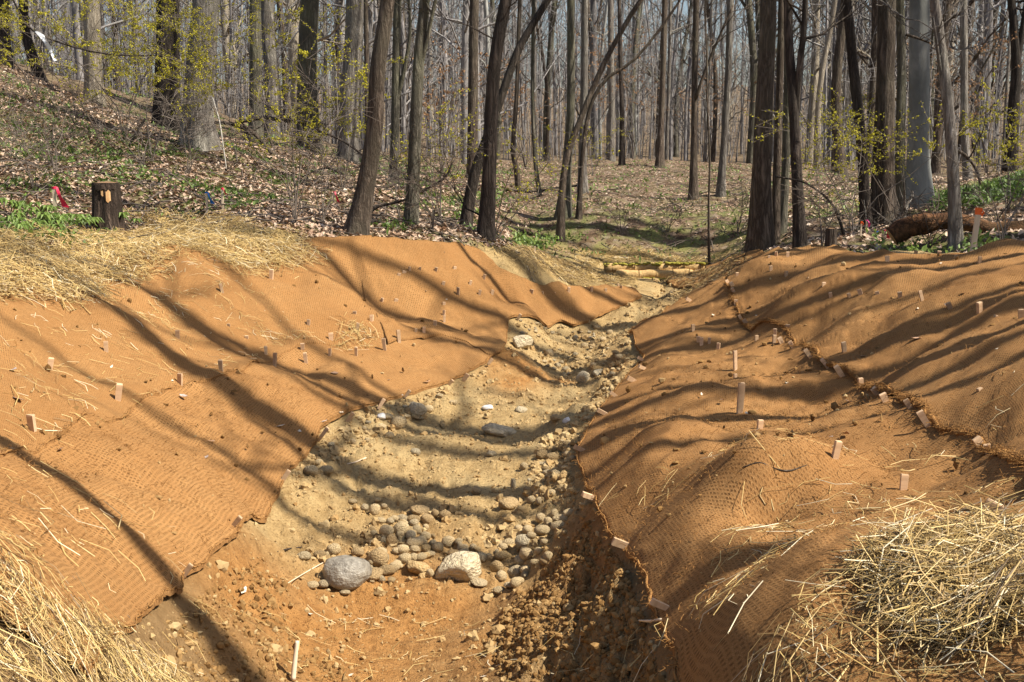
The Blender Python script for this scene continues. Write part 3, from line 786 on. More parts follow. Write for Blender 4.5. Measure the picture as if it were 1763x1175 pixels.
fill_cobbles(38, [(490, 480), (560, 400), (700, 360), (800, 420), (1000, 500), (1100, 560), (1000, 580), (780, 580), (640, 600), (540, 560)], 10, 21, 'in the cobble sill behind the large stones')
fill_cobbles(16, [(1120, 560), (1200, 450), (1330, 360), (1500, 350), (1480, 440), (1400, 560), (1280, 690), (1130, 740)], 10, 20, 'in the cobble heap at the right end of the sill')
fill_cobbles(16, [(240, 640), (300, 560), (540, 580), (700, 600), (700, 680), (560, 700)], 9, 18, 'in the cobble sill by the grey boulder')
# farther stones along both edges of the bed
def edge_stones(n, poly, wlo, whi, where, kinds=('tan', 'tan', 'pale', 'brown', 'tan', 'grey')):
    P = np.array(poly, float); lo, hi = P.min(0), P.max(0); c = 0
    while c < n:
        u, v = st_rng.uniform(lo, hi)
        if not inpoly(np.array([u]), np.array([v]), P)[0]: continue
        w = wlo + (whi - wlo) * st_rng.random() ** 2
        k = kinds[int(st_rng.integers(len(kinds)))]
        stone(u, v, w, w * st_rng.uniform(.5, .85), k, f'{NAMEC[k]} stone {where}', SG, int(st_rng.integers(0, 4)), deep=.25); c += 1
edge_stones(26, [(560, 770), (610, 735), (700, 690), (780, 672), (800, 690), (700, 735), (600, 790)], 8, 20, 'along the foot of the left mat')
edge_stones(30, [(1000, 740), (1040, 700), (1070, 665), (1045, 660), (1000, 700), (940, 760), (890, 850), (960, 860), (985, 800)], 8, 19, 'along the foot of the right mat')
edge_stones(48, [(960, 650), (930, 620), (980, 580), (1060, 570), (1085, 600), (1075, 640), (1030, 660)], 6, 15, 'in the upper pool where the channel bends')
edge_stones(24, [(890, 550), (1000, 572), (1080, 545), (1060, 575), (900, 580)], 5, 12, 'in the narrow reach beyond the upper pool')
edge_stones(10, [(1090, 520), (1160, 490), (1200, 478), (1200, 500), (1140, 520)], 5, 11, 'on the bed below the coir logs')

# soil clods and pebbles: nobody could count them
def scatter_poly(n, poly_px=None, poly=None, rg=RNG):
    P = hits(poly_px, H)[:, :2] if poly is None else poly
    lo, hi = P.min(0), P.max(0); out = np.zeros((0, 2))
    while len(out) < n:
        q = rg.uniform(lo, hi, (n * 2, 2)); out = np.vstack([out, q[inpoly(q[:, 0], q[:, 1], P)]])
    return out[:n]
def lumps(name, pts, smin, smax, mat, tints, base=(IV1, IT1), zoff=.25, rg=RNG, power=3):
    n = len(pts); V0, T0 = base
    s = smin + (smax - smin) * rg.random(n) ** power
    sc = s[:, None] * rg.uniform(.7, 1.3, (n, 3))
    V = V0[None] * (1 + rg.uniform(-.42, .3, (n, len(V0), 1))) * sc[:, None]
    a = rg.uniform(0, 6.3, n); c, si = np.cos(a)[:, None], np.sin(a)[:, None]
    X = V[..., 0] * c - V[..., 1] * si; Y = V[..., 0] * si + V[..., 1] * c
    V = np.stack([X + pts[:, :1], Y + pts[:, 1:2], V[..., 2] + (H(pts[:, 0], pts[:, 1]) + s * zoff)[:, None]], -1)
    T = (T0[None] + (np.arange(n) * len(V0))[:, None, None]).reshape(-1, 3)
    tn = np.repeat(np.clip(tints(n), 0, 1), len(V0))
    me = mesh_np(name, V.reshape(-1, 3), None, T, [mat], False, {'tint': tn})
    return link(name, me, kind='stuff')
C1 = scatter_poly(7000, [(880, 1180), (830, 1100), (900, 1020), (960, 950), (1010, 900), (1060, 950), (1100, 1040), (1150, 1180)])
C2 = scatter_poly(1700, [(250, 1180), (300, 1060), (380, 990), (450, 960), (500, 1020), (520, 1100), (640, 1180)])
C3 = scatter_poly(9000, poly=EXPO[1:-1])
o = lumps('soil_clods', np.vstack([C1, C2]), .003, .019, m_clod, lambda n: RNG.normal(.38, .14, n), power=4); o['label'] = 'crumbled brown soil clods on the bare slopes'
C4 = np.vstack([scatter_poly(420, poly=EXPO[1:-1]), scatter_poly(420, [(985, 800), (1000, 745), (1050, 680), (1080, 650), (1040, 660), (1000, 720), (930, 760), (900, 850), (960, 880), (1000, 860)]), scatter_poly(260, [(500, 815), (560, 748), (640, 703), (765, 666), (800, 672), (680, 730), (580, 800), (520, 870)]), scatter_poly(220, [(880, 552), (1000, 565), (1080, 560), (1085, 640), (960, 650), (900, 590)]), scatter_poly(160, [(500, 960), (560, 880), (900, 860), (940, 930), (700, 960)])])
o = lumps('soil_lumps', C4, .008, .034, m_clod, lambda n: RNG.normal(.86, .09, n), base=(IV2, IT2), zoff=.1, power=2.2); o['label'] = 'dusty tan lumps along the foot of the mats'
o = lumps('pebbles', C3, .003, .016, m_clod, lambda n: RNG.normal(.8, .14, n), power=4); o['label'] = 'small pebbles and crumbs on the channel bed'

# ------------------------------------------------------------------ straw
def straw(name, pts, lmin, lmax, w, zlift, label, pitch=.22, rg=RNG, tmean=.6, tsd=.25):
    n = len(pts)
    L = lmin + (lmax - lmin) * rg.random(n) ** 1.6
    az = rg.uniform(0, 2 * np.pi, n); pt = np.clip(rg.normal(0, pitch, n), -.42, .42)
    d = np.stack([np.cos(az) * np.cos(pt), np.sin(az) * np.cos(pt), np.sin(pt)], 1)
    # lie along the slope
    e = .08
    gx = (H(pts[:, 0] + e, pts[:, 1]) - H(pts[:, 0] - e, pts[:, 1])) / (2 * e); gy = (H(pts[:, 0], pts[:, 1] + e) - H(pts[:, 0], pts[:, 1] - e)) / (2 * e)
    d[:, 2] += d[:, 0] * gx + d[:, 1] * gy
    z = SURF(pts[:, 0], pts[:, 1]) + .006 + zlift * rg.random(n) ** 1.5 + np.abs(np.sin(pt)) * L * .45
    c = np.stack([pts[:, 0], pts[:, 1], z], 1)
    bend = rg.normal(0, .16, (n, 3)) * L[:, None]; bend[:, 2] *= .4
    side = np.stack([-np.sin(az), np.cos(az), rg.normal(0, .5, n)], 1); side /= np.linalg.norm(side, axis=1, keepdims=True)
    ww = (w * rg.uniform(.5, 1.3, n))[:, None]
    up = np.cross(d, side); up /= np.linalg.norm(up, axis=1, keepdims=True) + 1e-9
    rings = []
    for t in (-.5, .0, .5):
        p = c + d * (L * t)[:, None] + bend * (1 - 4 * t * t)
        rings += [p - side * ww, p + up * ww * .8, p + side * ww]
    V = np.stack(rings, 1)
    q0 = np.array([[0, 3, 4, 1], [1, 4, 5, 2], [3, 6, 7, 4], [4, 7, 8, 5]])
    Q = (q0[None] + (np.arange(n) * 9)[:, None, None]).reshape(-1, 4)
    t = np.repeat(np.clip(rg.normal(tmean, tsd, n), 0, 1), 9)
    me = mesh_np(name, V.reshape(-1, 3), Q, None, [m_straw], True, {'tint': t})
    o = link(name, me, kind='stuff'); o['label'] = label; return o
def weighted(n, poly_px, edge, rg=RNG):
    """denser inside, thinning towards the outline"""
    P = hits(poly_px, H)[:, :2]
    q = scatter_poly(n * 3, poly=P, rg=rg)
    d = pdist(q[:, 0], q[:, 1], P) / edge + .5 * vnoise(q[:, 0] * 5, q[:, 1] * 5, 77) * 1.6
    keep = rg.random(len(q)) < np.clip(d, .02, 1)
    return q[keep][:n]
straw('straw', weighted(11500, [(1230, 1290), (1330, 1130), (1420, 1030), (1500, 975), (1620, 950), (1763, 925), (1900, 930), (2000, 1290)], .5), .04, .24, .0014, .04, 'loose straw heaped on the right bank at its near end', tmean=.5, tsd=.3)
straw('straw', weighted(7000, [(-150, 955), (0, 965), (70, 985), (140, 1050), (200, 1110), (300, 1160), (380, 1290), (-150, 1290)], .6), .03, .18, .0013, .025, 'loose straw heaped on the left bank at its near end', tmean=.46, tsd=.3)
straw('straw', weighted(32000, [(-250, 520), (-40, 530), (60, 545), (150, 550), (280, 500), (330, 450), (430, 500), (540, 480), (580, 455), (545, 425), (470, 392), (400, 374), (300, 368), (220, 366), (225, 402), (130, 405), (0, 408), (-250, 410)], .3), .04, .2, .0023, .08, 'golden straw band along the top of the left bank', tmean=.56)
straw('straw', weighted(4200, [(815, 425), (870, 425), (960, 445), (1060, 470), (1110, 490), (1050, 500), (1000, 500), (930, 496), (860, 465)], .3), .06, .18, .0028, .03, 'dry straw on the far spur behind the left mat', tmean=.42)
straw('straw', weighted(2000, [(1280, 440), (1200, 460), (1120, 488), (1150, 494), (1200, 505), (1250, 488), (1300, 460)], .2), .06, .2, .0028, .015, 'thin straw on the far right mat', tmean=.25)
straw('straw', weighted(260, [(560, 585), (590, 560), (650, 575), (680, 600), (620, 615), (570, 612)], .2), .05, .2, .0018, .008, 'straw tuft caught on the left mat shelf')
straw('straw', np.vstack([scatter_poly(380, [(0, 800), (0, 560), (300, 540), (520, 560), (480, 620), (250, 700)]), scatter_poly(500, [(330, 450), (430, 500), (560, 600), (470, 600), (330, 560), (180, 560)]), scatter_poly(70, [(0, 930), (0, 820), (120, 840), (300, 930), (300, 1010), (200, 1060)]),
        scatter_poly(260, [(1180, 1100), (1280, 880), (1500, 850), (1763, 850), (1763, 900), (1450, 930), (1250, 1180)]), scatter_poly(80, [(1000, 900), (1300, 800), (1763, 760), (1763, 640), (1500, 800)]), scatter_poly(230, [(250, 1180), (330, 1020), (600, 1020), (860, 1060), (1140, 1060), (1150, 1180)])]),
      .05, .19, .0016, .006, 'stray straws on mats and bare soil', pitch=.06, tmean=.66)

q = np.vstack([scatter_poly(260, [(0, 800), (0, 520), (400, 470), (700, 480), (850, 590), (560, 740), (300, 1000)]), scatter_poly(520, [(1100, 1000), (1010, 800), (1120, 620), (1260, 480), (1600, 445), (1763, 440), (1763, 850), (1500, 900)])])
n = len(q); sz = .004 + .016 * RNG.random(n) ** 3
V = IV1[None] * (1 + RNG.uniform(-.4, .4, (n, len(IV1), 1))) * sz[:, None, None] * RNG.uniform(.4, 1.6, (n, 1, 3)) + np.stack([q[:, 0], q[:, 1], SURF(q[:, 0], q[:, 1]) + sz * .3 + .004], 1)[:, None]
o = link('mat_crumbs', mesh_np('mat_crumbs', V.reshape(-1, 3), None, (IT1[None] + (np.arange(n) * len(IV1))[:, None, None]).reshape(-1, 3), [m_clod], False, {'tint': np.repeat(np.clip(RNG.normal(.35, .4, n), 0, 1), len(IV1))}), kind='stuff')
o['label'] = 'crumbs of soil and bark fallen on the mats'
straw('straw', np.vstack([weighted(5000, [(1230, 1290), (1330, 1130), (1420, 1030), (1500, 975), (1620, 950), (1763, 925), (1900, 930), (2000, 1290)], .4), weighted(3500, [(-150, 930), (0, 940), (70, 960), (160, 1040), (240, 1100), (340, 1150), (420, 1290), (-150, 1290)], .5)]), .01, .04, .0016, .012, 'short broken straw chaff under the heaps', pitch=.1, tmean=.4, tsd=.3)
straw('straw', weighted(2600, [(960, 452), (1000, 425), (1100, 428), (1250, 430), (1270, 442), (1200, 452), (1050, 456)], .4), .06, .2, .0028, .02, 'flattened pale straw in the swale above the coir logs', pitch=.1, tmean=.5)
# loose coir fibres standing off the weave of the mats
q = np.vstack([scatter_poly(2600, [(0, 800), (120, 745), (400, 650), (640, 690), (430, 900), (300, 1030), (0, 930)]), scatter_poly(4200, [(1160, 1165), (1010, 860), (1010, 760), (1150, 640), (1390, 640), (1560, 700), (1763, 830), (1763, 900), (1400, 960)]), scatter_poly(1600, [(1390, 600), (1560, 690), (1763, 820), (1763, 480), (1500, 520)])])
n = len(q); L = RNG.uniform(.008, .035, (n, 1)); az = RNG.uniform(0, 6.3, n); dd = np.stack([np.cos(az), np.sin(az), np.abs(RNG.normal(0, .45, n))], 1) * L
p0 = np.stack([q[:, 0], q[:, 1], SURF(q[:, 0], q[:, 1]) + .004], 1)
mb = MB(); mb.tubes(np.stack([p0, p0 + dd * .6 + [0, 0, .004], p0 + dd + RNG.normal(0, .004, (n, 3))], 1), np.full((n, 3), .0011), 3, cap=False)
o = link('loose_fibres', mb.mesh('loose_fibres', [m_edge], True), kind='stuff'); o['label'] = 'loose fibres standing off the weave of the mats'
# ------------------------------------------------------------------ leaf litter and small green plants on the woodland floor
def fan_points(n, y0, y1, xl, xr, rg, clear=.05):
    out = np.zeros((0, 2))
    while len(out) < n:
        Y = y0 * (y1 / y0) ** rg.random(n); 
        X = Y * rg.uniform(xl, xr, n)
        s = -sdist(X, Y, WORKS)
        k = s > clear
        out = np.vstack([out, np.stack([X[k], Y[k]], 1)])
    return out[:n]
def leaves(name, pts, smin, smax, mat, tint, label, lift=.01, tilt=.45, rg=RNG, zextra=None):
    n = len(pts); s = rg.uniform(smin, smax, n)
    a = rg.uniform(0, 6.3, n)
    ax = np.stack([np.cos(a), np.sin(a), rg.normal(0, tilt, n)], 1); bx = np.stack([-np.sin(a), np.cos(a), rg.normal(0, tilt, n)], 1)
    c = np.stack([pts[:, 0], pts[:, 1], H(pts[:, 0], pts[:, 1]) + lift + (0 if zextra is None else zextra)], 1)
    cur = rg.uniform(.0, .3, n)[:, None] * np.array([0, 0, 1.0])
    S = s[:, None]
    V = np.stack([c - ax * S, c - bx * S * .5 + cur * S, c + ax * S, c + bx * S * .5 + cur * S], 1)
    T = (np.array([[0, 1, 2], [0, 2, 3]])[None] + (np.arange(n) * 4)[:, None, None]).reshape(-1, 3)
    me = mesh_np(name, V.reshape(-1, 3), None, T, [mat], False, {'tint': np.repeat(np.clip(tint(n), 0, 1), 4)})
    o = link(name, me, kind='stuff'); o['label'] = label; return o
rl = np.random.default_rng(91)
PL = np.vstack([fan_points(60000, 9.5, 24, -.55, -.0, rl), fan_points(13000, 10.5, 26, .2, .56, rl)])
PL = np.vstack([PL, scatter_poly(15000, poly=OUTR, rg=rl)])
PK = fan_points(42000, 15.5, 38, -.1, .35, rl); PK = PK[rl.random(len(PK)) < smooth(15.5, 22, PK[:, 1]) + .2]
leaves('leaf_litter', PK, .012, .032, m_litter, lambda n: rl.normal(.62, .18, n), 'fallen leaves thinly covering the far knoll', rg=rl, tilt=.3)
q = np.vstack([fan_points(1500, 9.8, 26, -.55, .0, rl), fan_points(700, 15.5, 32, -.05, .55, rl)]); n = len(q); az = rl.uniform(0, 6.3, n); L = rl.uniform(.08, .5, n)
p0 = np.stack([q[:, 0], q[:, 1], H(q[:, 0], q[:, 1]) + .02], 1); p2 = p0.copy(); p2[:, 0] += np.cos(az) * L; p2[:, 1] += np.sin(az) * L; p2[:, 2] = H(p2[:, 0], p2[:, 1]) + rl.uniform(.02, .12, n)
mb = MB(); mb.tubes(np.stack([p0, (p0 + p2) / 2 + rl.normal(0, .02, (n, 3)) + [0, 0, .02], p2], 1), np.repeat(rl.uniform(.003, .009, (n, 1)), 3, 1), 4, cap=False)
o = link('fallen_twigs', mb.mesh('fallen_twigs', [m_twig], True), kind='stuff'); o['label'] = 'fallen twigs strewn over the woodland floor'
leaves('leaf_litter', PL, .018, .044, m_litter, lambda n: rl.normal(.66, .2, n), 'fallen brown leaves covering the woodland floor', rg=rl)
def clumps(pts, per, spread, rg):
    n = len(pts)
    q = np.repeat(pts, per, 0) + rg.normal(0, spread, (n * per, 2)); return q
gc = fan_points(9000, 9.5, 30, -.56, .0, rl)
k = fbm(gc[:, 0] * .9, gc[:, 1] * .9, 8, 3) > .05
q = clumps(gc[k][:3000], 4, .06, rl)
leaves('ground_cover', q, .015, .036, m_green, lambda n: rl.normal(.5, .25, n), 'low green plants between the leaves on the left slope', lift=.04, tilt=.7, rg=rl, zextra=rl.random(len(q)) * .06)
gc = np.vstack([fan_points(1400, 16, 34, -.05, .34, rl), ])
q = clumps(gc, 3, .06, rl)
leaves('ground_cover', q, .015, .035, m_green, lambda n: rl.normal(.55, .25, n), 'sparse green growth on the far knoll', lift=.03, tilt=.7, rg=rl, zextra=rl.random(len(q)) * .03)
P_ = scatter_poly(900, [(1600, 350), (1763, 300), (1850, 300), (1850, 360), (1763, 345), (1690, 360), (1620, 372)], rg=rl)
q = clumps(P_, 7, .08, rl)
leaves('ground_cover', q, .018, .04, m_green, lambda n: rl.normal(.35, .3, n), 'dark glossy ivy covering the hump behind the fallen log', lift=.05, tilt=.8, rg=rl, zextra=rl.random(len(q)) * .12)
P_ = np.vstack([scatter_poly(45, [(1490, 432), (1500, 410), (1560, 415), (1650, 415), (1720, 418), (1720, 430), (1600, 440)], rg=rl), scatter_poly(110, [(870, 425), (960, 420), (1000, 415), (1010, 405), (900, 408)], rg=rl)])
q = clumps(P_, 6, .05, rl)
leaves('ground_cover', q, .014, .032, m_green, lambda n: rl.normal(.85, .15, n), 'bright green shoots along the top edge of the works', lift=.03, tilt=.8, rg=rl, zextra=rl.random(len(q)) * .08)

# ------------------------------------------------------------------ mat stakes
def stake_mesh(seed):
    rg = np.random.default_rng(seed)
    w, t = .0145 * rg.uniform(.8, 1.2), .0075 * rg.uniform(.8, 1.2)
    mb = MB()
    zz = [-.6, 0, .94, 1.0]; kk = [(.7, .8), (.9, .95), (1, 1), (.92, .88)]
    V = []
    for z, (a, c) in zip(zz, kk):
        V += [(-w * a, -t * c, z), (w * a, -t * c, z), (w * a, t * c, z), (-w * a, t * c, z)]
    V = np.array(V); V[-4:, 2] += rg.uniform(-.03, .03, 4)
    Q = []
    for r in range(3):
        for k in range(4): Q.append([r * 4 + k, r * 4 + (k + 1) % 4, r * 4 + 4 + (k + 1) % 4, r * 4 + 4 + k])
    Q.append([12, 13, 14, 15]); Q.append([3, 2, 1, 0])
    return mesh_np('wooden_stake', V, np.array(Q), None, [m_stake], False)
STAKES = [stake_mesh(i) for i in range(5)]
ORD = ['first', 'second', 'third', 'fourth', 'fifth', 'sixth', 'seventh', 'eighth', 'ninth', 'tenth', 'eleventh', 'twelfth', 'thirteenth', 'fourteenth', 'fifteenth', 'sixteenth', 'seventeenth', 'eighteenth', 'nineteenth', 'twentieth',
       'twenty-first', 'twenty-second', 'twenty-third', 'twenty-fourth', 'twenty-fifth', 'twenty-sixth', 'twenty-seventh', 'twenty-eighth', 'twenty-ninth', 'thirtieth'] + [f'thirty-{x}' for x in ('first', 'second', 'third', 'fourth', 'fifth', 'sixth', 'seventh', 'eighth', 'ninth')] + ['fortieth'] + [f'forty-{x}' for x in ('first', 'second', 'third', 'fourth', 'fifth', 'sixth', 'seventh', 'eighth', 'ninth')] + ['fiftieth']
stk = np.random.default_rng(17)
def pins(lst, where, lie=None, group='wooden stakes pinning the mats', wide=1.0):
    P = [(surf_pt(u, v), h, ln) for u, v, h, ln in lst]
    order = np.argsort([p[0][1] for p in P])
    for r, i in enumerate(order):
        p, h, ln = P[i]
        o = link('wooden_stake', STAKES[int(stk.integers(5))])
        hh = h * p[1] / F
        o.scale = (wide * stk.uniform(.85, 1.2), stk.uniform(.9, 1.5), max(hh, .035))
        if lie == 'toe_r': o.rotation_euler = (stk.uniform(-.1, .25), -1.05 + stk.uniform(-.12, .12), stk.uniform(-.15, .35))
        elif lie == 'toe_l': o.rotation_euler = (stk.uniform(-.1, .2), .62 + stk.uniform(-.1, .1), stk.uniform(-.2, .2))
        elif lie == 'seam_r': o.rotation_euler = (stk.uniform(-.2, .1), -.55 + stk.uniform(-.15, .15), stk.uniform(-.3, .3))
        else: o.rotation_euler = (stk.uniform(-.12, .12), ln + stk.uniform(-.05, .05), stk.uniform(-.5, .5))
        o.location = p
        nm = ORD[min(r, len(ORD) - 1)]
        tag(o, where.format(nm), 'stake', group)
def z6(l): return [(1163 + x / 2.798, 380 + y / 2.798, h, ln) for x, y, h, ln in l]
def z5(l): return [(550 + x / 2.798, 380 + y / 2.798, h, ln) for x, y, h, ln in l]
pins([(1146, 1046, 30, 0), (1078, 940, 27, 0), (1024, 858, 26, 0), (1004, 776, 18, 0), (1041, 712, 15, 0), (1060, 682, 12, 0), (1090, 655, 11, 0), (1108, 634, 10, 0), (1106, 620, 10, 0), (1187, 517, 7, 0)], 'wooden stake angled over the channel edge of the right mat, {} from the near end', 'toe_r')
pins([(318, 990, 24, 0), (402, 905, 22, 0), (487, 826, 20, 0), (553, 752, 22, 0), (598, 726, 20, 0), (655, 698, 13, 0), (700, 680, 10, 0), (772, 663, 12, 0), (800, 652, 10, 0), (843, 624, 8, 0), (893, 547, 7, 0)], 'wooden stake leaning on the channel edge of the left mats, {} from the near end', 'toe_l')
pins([(1596, 730, 26, 0), (1690, 790 - 20, 20, 0), (1566, 700, 14, 0), (1524, 690, 14, 0), (1510, 677, 12, 0), (1450, 648, 22, 0), (1425, 632, 18, 0), (1396, 616, 18, 0), (1366, 600, 14, 0), (1345, 590, 10, 0), (1287, 560, 12, 0), (1278, 553, 12, 0), (1264, 505, 10, 0), (1262, 494, 9, 0), (1255, 490, 9, 0)], 'wooden stake driven along the ragged seam of the right bank, {} from the near end', 'seam_r')
pins([(57, 746, 34, .0), (203, 690, 30, .15), (310, 664, 22, .03), (381, 641, 22, .0), (458, 610, 14, 0), (473, 628, 21, .05), (527, 626, 19, -.1), (568, 610, 10, 0), (613, 614, 17, 0), (662, 599, 17, -.05)], 'wooden stake upright just by the left bank seam, {} from the near end')
pins([(86, 634, 18, .15), (183, 606, 19, 0), (306, 583, 15, .05), (8, 500, 12, 0), (383, 506, 18, -.15), (467, 480, 16, 0), (531, 562, 12, 0), (521, 600, 9, 0), (570, 588, 15, 0), (425, 586, 8, 0), (394, 565, 7, 0)], 'wooden stake on the straw strewn left mat above the seam, {} from the near end')
pins([(687, 587, 19, 0), (615, 570, 14, .1), (640, 552, 10, 0), (716, 574, 8, .1), (730, 575, 12, 0), (749, 560, 8, 0), (765, 553, 10, 0), (764, 544, 10, 0), (764, 527, 7, 0)] + z5([(110, 262, 9, 0), (300, 400, 10, .2), (170, 455, 6, 0), (250, 487, 11, 0), (365, 400, 9, .3), (380, 275, 8, .2), (405, 260, 7, .3), (435, 245, 8, 0), (485, 245, 8, 0), (560, 245, 7, .2), (650, 240, 7, .2), (595, 315, 8, .2), (668, 360, 14, .05),
      (770, 358, 9, .2), (725, 310, 8, .3), (790, 283, 9, .3), (830, 355, 8, .2), (905, 345, 7, .2)]), 'wooden stake on the left spur mat, {} from the near end')
pins(z5([(1020, 350, 7, .2), (1075, 358, 6, 0), (1130, 364, 7, .1), (1200, 345, 9, .1), (1310, 348, 10, .1), (1380, 343, 6, 0), (1440, 326, 8, 0), (1453, 328, 6, 0)]), 'wooden stake along the crest of the left spur mat tip, {} from the near end')
pins(z6([(85, 525, 9, 0), (110, 582, 9, 0), (125, 596, 12, 0), (163, 590, 9, 0), (205, 630, 15, 0), (288, 715, 32, 0), (288, 770, 12, 0), (310, 912, 50, 0), (405, 1012, 20, 0), (390, 580, 10, 0), (480, 548, 10, 0), (475, 584, 12, 0), (541, 522, 7, 0), (970, 832, 10, 0)]) + [(1437, 790, 33, .12)], 'wooden stake upright on the right shelf, {} from the near end')
pins(z6([(895, 812, 20, -.12), (815, 640, 21, -.2), (1465, 450, 22, -.2), (1325, 430, 14, -.4), (1540, 485, 8, .4), (1665, 485, 21, -.1), (1190, 390, 20, -.25), (1083, 376, 12, -.15), (978, 365, 9, -.4), (895, 362, 12, -.4), (840, 380, 12, -.4), (749, 376, 11, -.15), (715, 322, 9, 0), (645, 298, 9, 0), (533, 265, 8, 0),
      (460, 240, 8, -.1), (297, 275, 9, -.1), (290, 400, 7, 0), (1220, 355, 6, .5), (1510, 1130, 20, -.3), (1480, 870, 25, -.3)]), 'wooden stake on the upper right mat, {} from the near end')
pins(z6([(1020, 192, 8, 0), (1157, 172, 10, 0), (1268, 180, 12, .05), (1345, 206, 15, .05), (1463, 220, 17, 0), (485, 172, 8, 0), (541, 176, 9, 0), (450, 185, 6, 0)]), 'wooden stake on the crest of the upper right mat, {} from the near end')
pins([(1555, 845, 30, .04), (1697, 900, 42, .32)], 'wooden stake at the edge of the near right straw, {} from the near end', wide=1.25)

# ------------------------------------------------------------------ survey laths and flags
def lath(u, v, hpx, wpx, label, flag=None, fpx=0, side=1, lean=0., topc=None, cat='survey stake', fl=1.0):
    p = hit(u, v, H); k = p[1] / F
    root = empty('survey_stake', p, label, cat, 'survey stakes in the woodland edge')
    mb = MB(); w = wpx * k / 2; h = hpx * k; t = max(w * .45, .006)
    V = []
    for z, a in ((-.12, .3), (.0, 1), (h * .5, 1), (h * .985, 1), (h, .9)):
        V += [(-w * a, -t * a, z), (w * a, -t * a, z), (w * a, t * a, z), (-w * a, t * a, z)]
    Q = [[r * 4 + c, r * 4 + (c + 1) % 4, r * 4 + 4 + (c + 1) % 4, r * 4 + 4 + c] for r in range(4) for c in range(4)] + [[16, 17, 18, 19]]
    mb.add(V, Q); lo = link('lath', mb.mesh('lath', [m_lath], False), root)
    root.rotation_euler = (0, lean, 0)
    if topc is not None:
        mb = MB(); z0 = h * .86; a = 1.15
        V = [(sx * w * a, sy * t * a, z) for z in (z0, h * 1.012) for sx, sy in ((-1, -1), (1, -1), (1, 1), (-1, 1))]
        mb.add(V, [[0, 1, 5, 4], [1, 2, 6, 5], [2, 3, 7, 6], [3, 0, 4, 7], [4, 5, 6, 7]])
        link('painted_top', mb.mesh('painted_top', [topc], False), lo)
    if flag is not None:
        f = fpx * k; mb = MB()
        n = 8; s = np.linspace(0, 1, n)
        # knot round the lath, then a tail that hangs down and out
        x = w * side + side * f * .22 * s ** .8; z = h * .99 - f * s * fl; y = -.004 - .02 * np.sin(s * 5)
        wd = f * (.08 + .26 * s)
        A = np.stack([x, y, z], 1); B = A + np.stack([side * wd, .012 * np.sin(s * 7 + 1), -wd * .15], 1)
        V = np.concatenate([A, B, A + [0, .0015, 0], B + [0, .0015, 0]])
        Q = []
        for i in range(n - 1):
            Q += [[i, i + 1, n + i + 1, n + i], [2 * n + i, 3 * n + i, 3 * n + i + 1, 2 * n + i + 1]]
        mb.add(V, Q)
        a = 1.25
        V = [(sx * w * a, sy * t * a, z) for z in (h * .93, h * 1.0) for sx, sy in ((-1, -1), (1, -1), (1, 1), (-1, 1))]
        mb.add(V, [[0, 1, 5, 4], [1, 2, 6, 5], [2, 3, 7, 6], [3, 0, 4, 7]])
        link('flag_ribbon', mb.mesh('flag_ribbon', [flag], True), lo)
    return root
lath(97, 384, 62, 6, 'pale lath with a long red ribbon in the green plants left of the stump', m_red, 34, 1)
lath(110, 390, 26, 2, 'short thin peg beside the red ribboned lath near the stump')
lath(357, 373, 42, 3.5, 'weathered lath with a blue ribbon behind the straw on the left slope', m_blue, 20, 1)
lath(384, 366, 42, 3.5, 'pale lath with a short red ribbon behind the straw on the left slope', m_red, 11, 1)
lath(575, 352, 22, 3, 'small red ribboned peg left of the curved brown tree', m_red, 16, 1, fl=1.2)
lath(1674, 437, 78, 9, 'tall tan lath with a bright orange painted top before the fallen log', m_orange, 12, 1, .08, m_orange)
lath(1641, 412, 34, 3.2, 'thin lath with a blue ribbon in front of the fallen log', m_blue, 9, -1, .08)
lath(1482, 408, 26, 2.4, 'thin peg with an orange red tip in the brush pile', m_orange, 6, 1, 0, m_orange)
lath(1491, 405, 26, 2.4, 'thin peg with a pink ribbon in the brush pile', m_pink, 12, 1)
lath(1511, 412, 14, 2.4, 'short peg with a dark blue ribbon in the brush pile', m_blue, 8, -1)
lath(1522, 420, 24, 2.4, 'peg with a loose crimson ribbon at the cut end of the fallen log', m_red, 18, 1, fl=.8)
lath(921, 440, 16, 2.4, 'small weathered peg in the straw on the far spur')

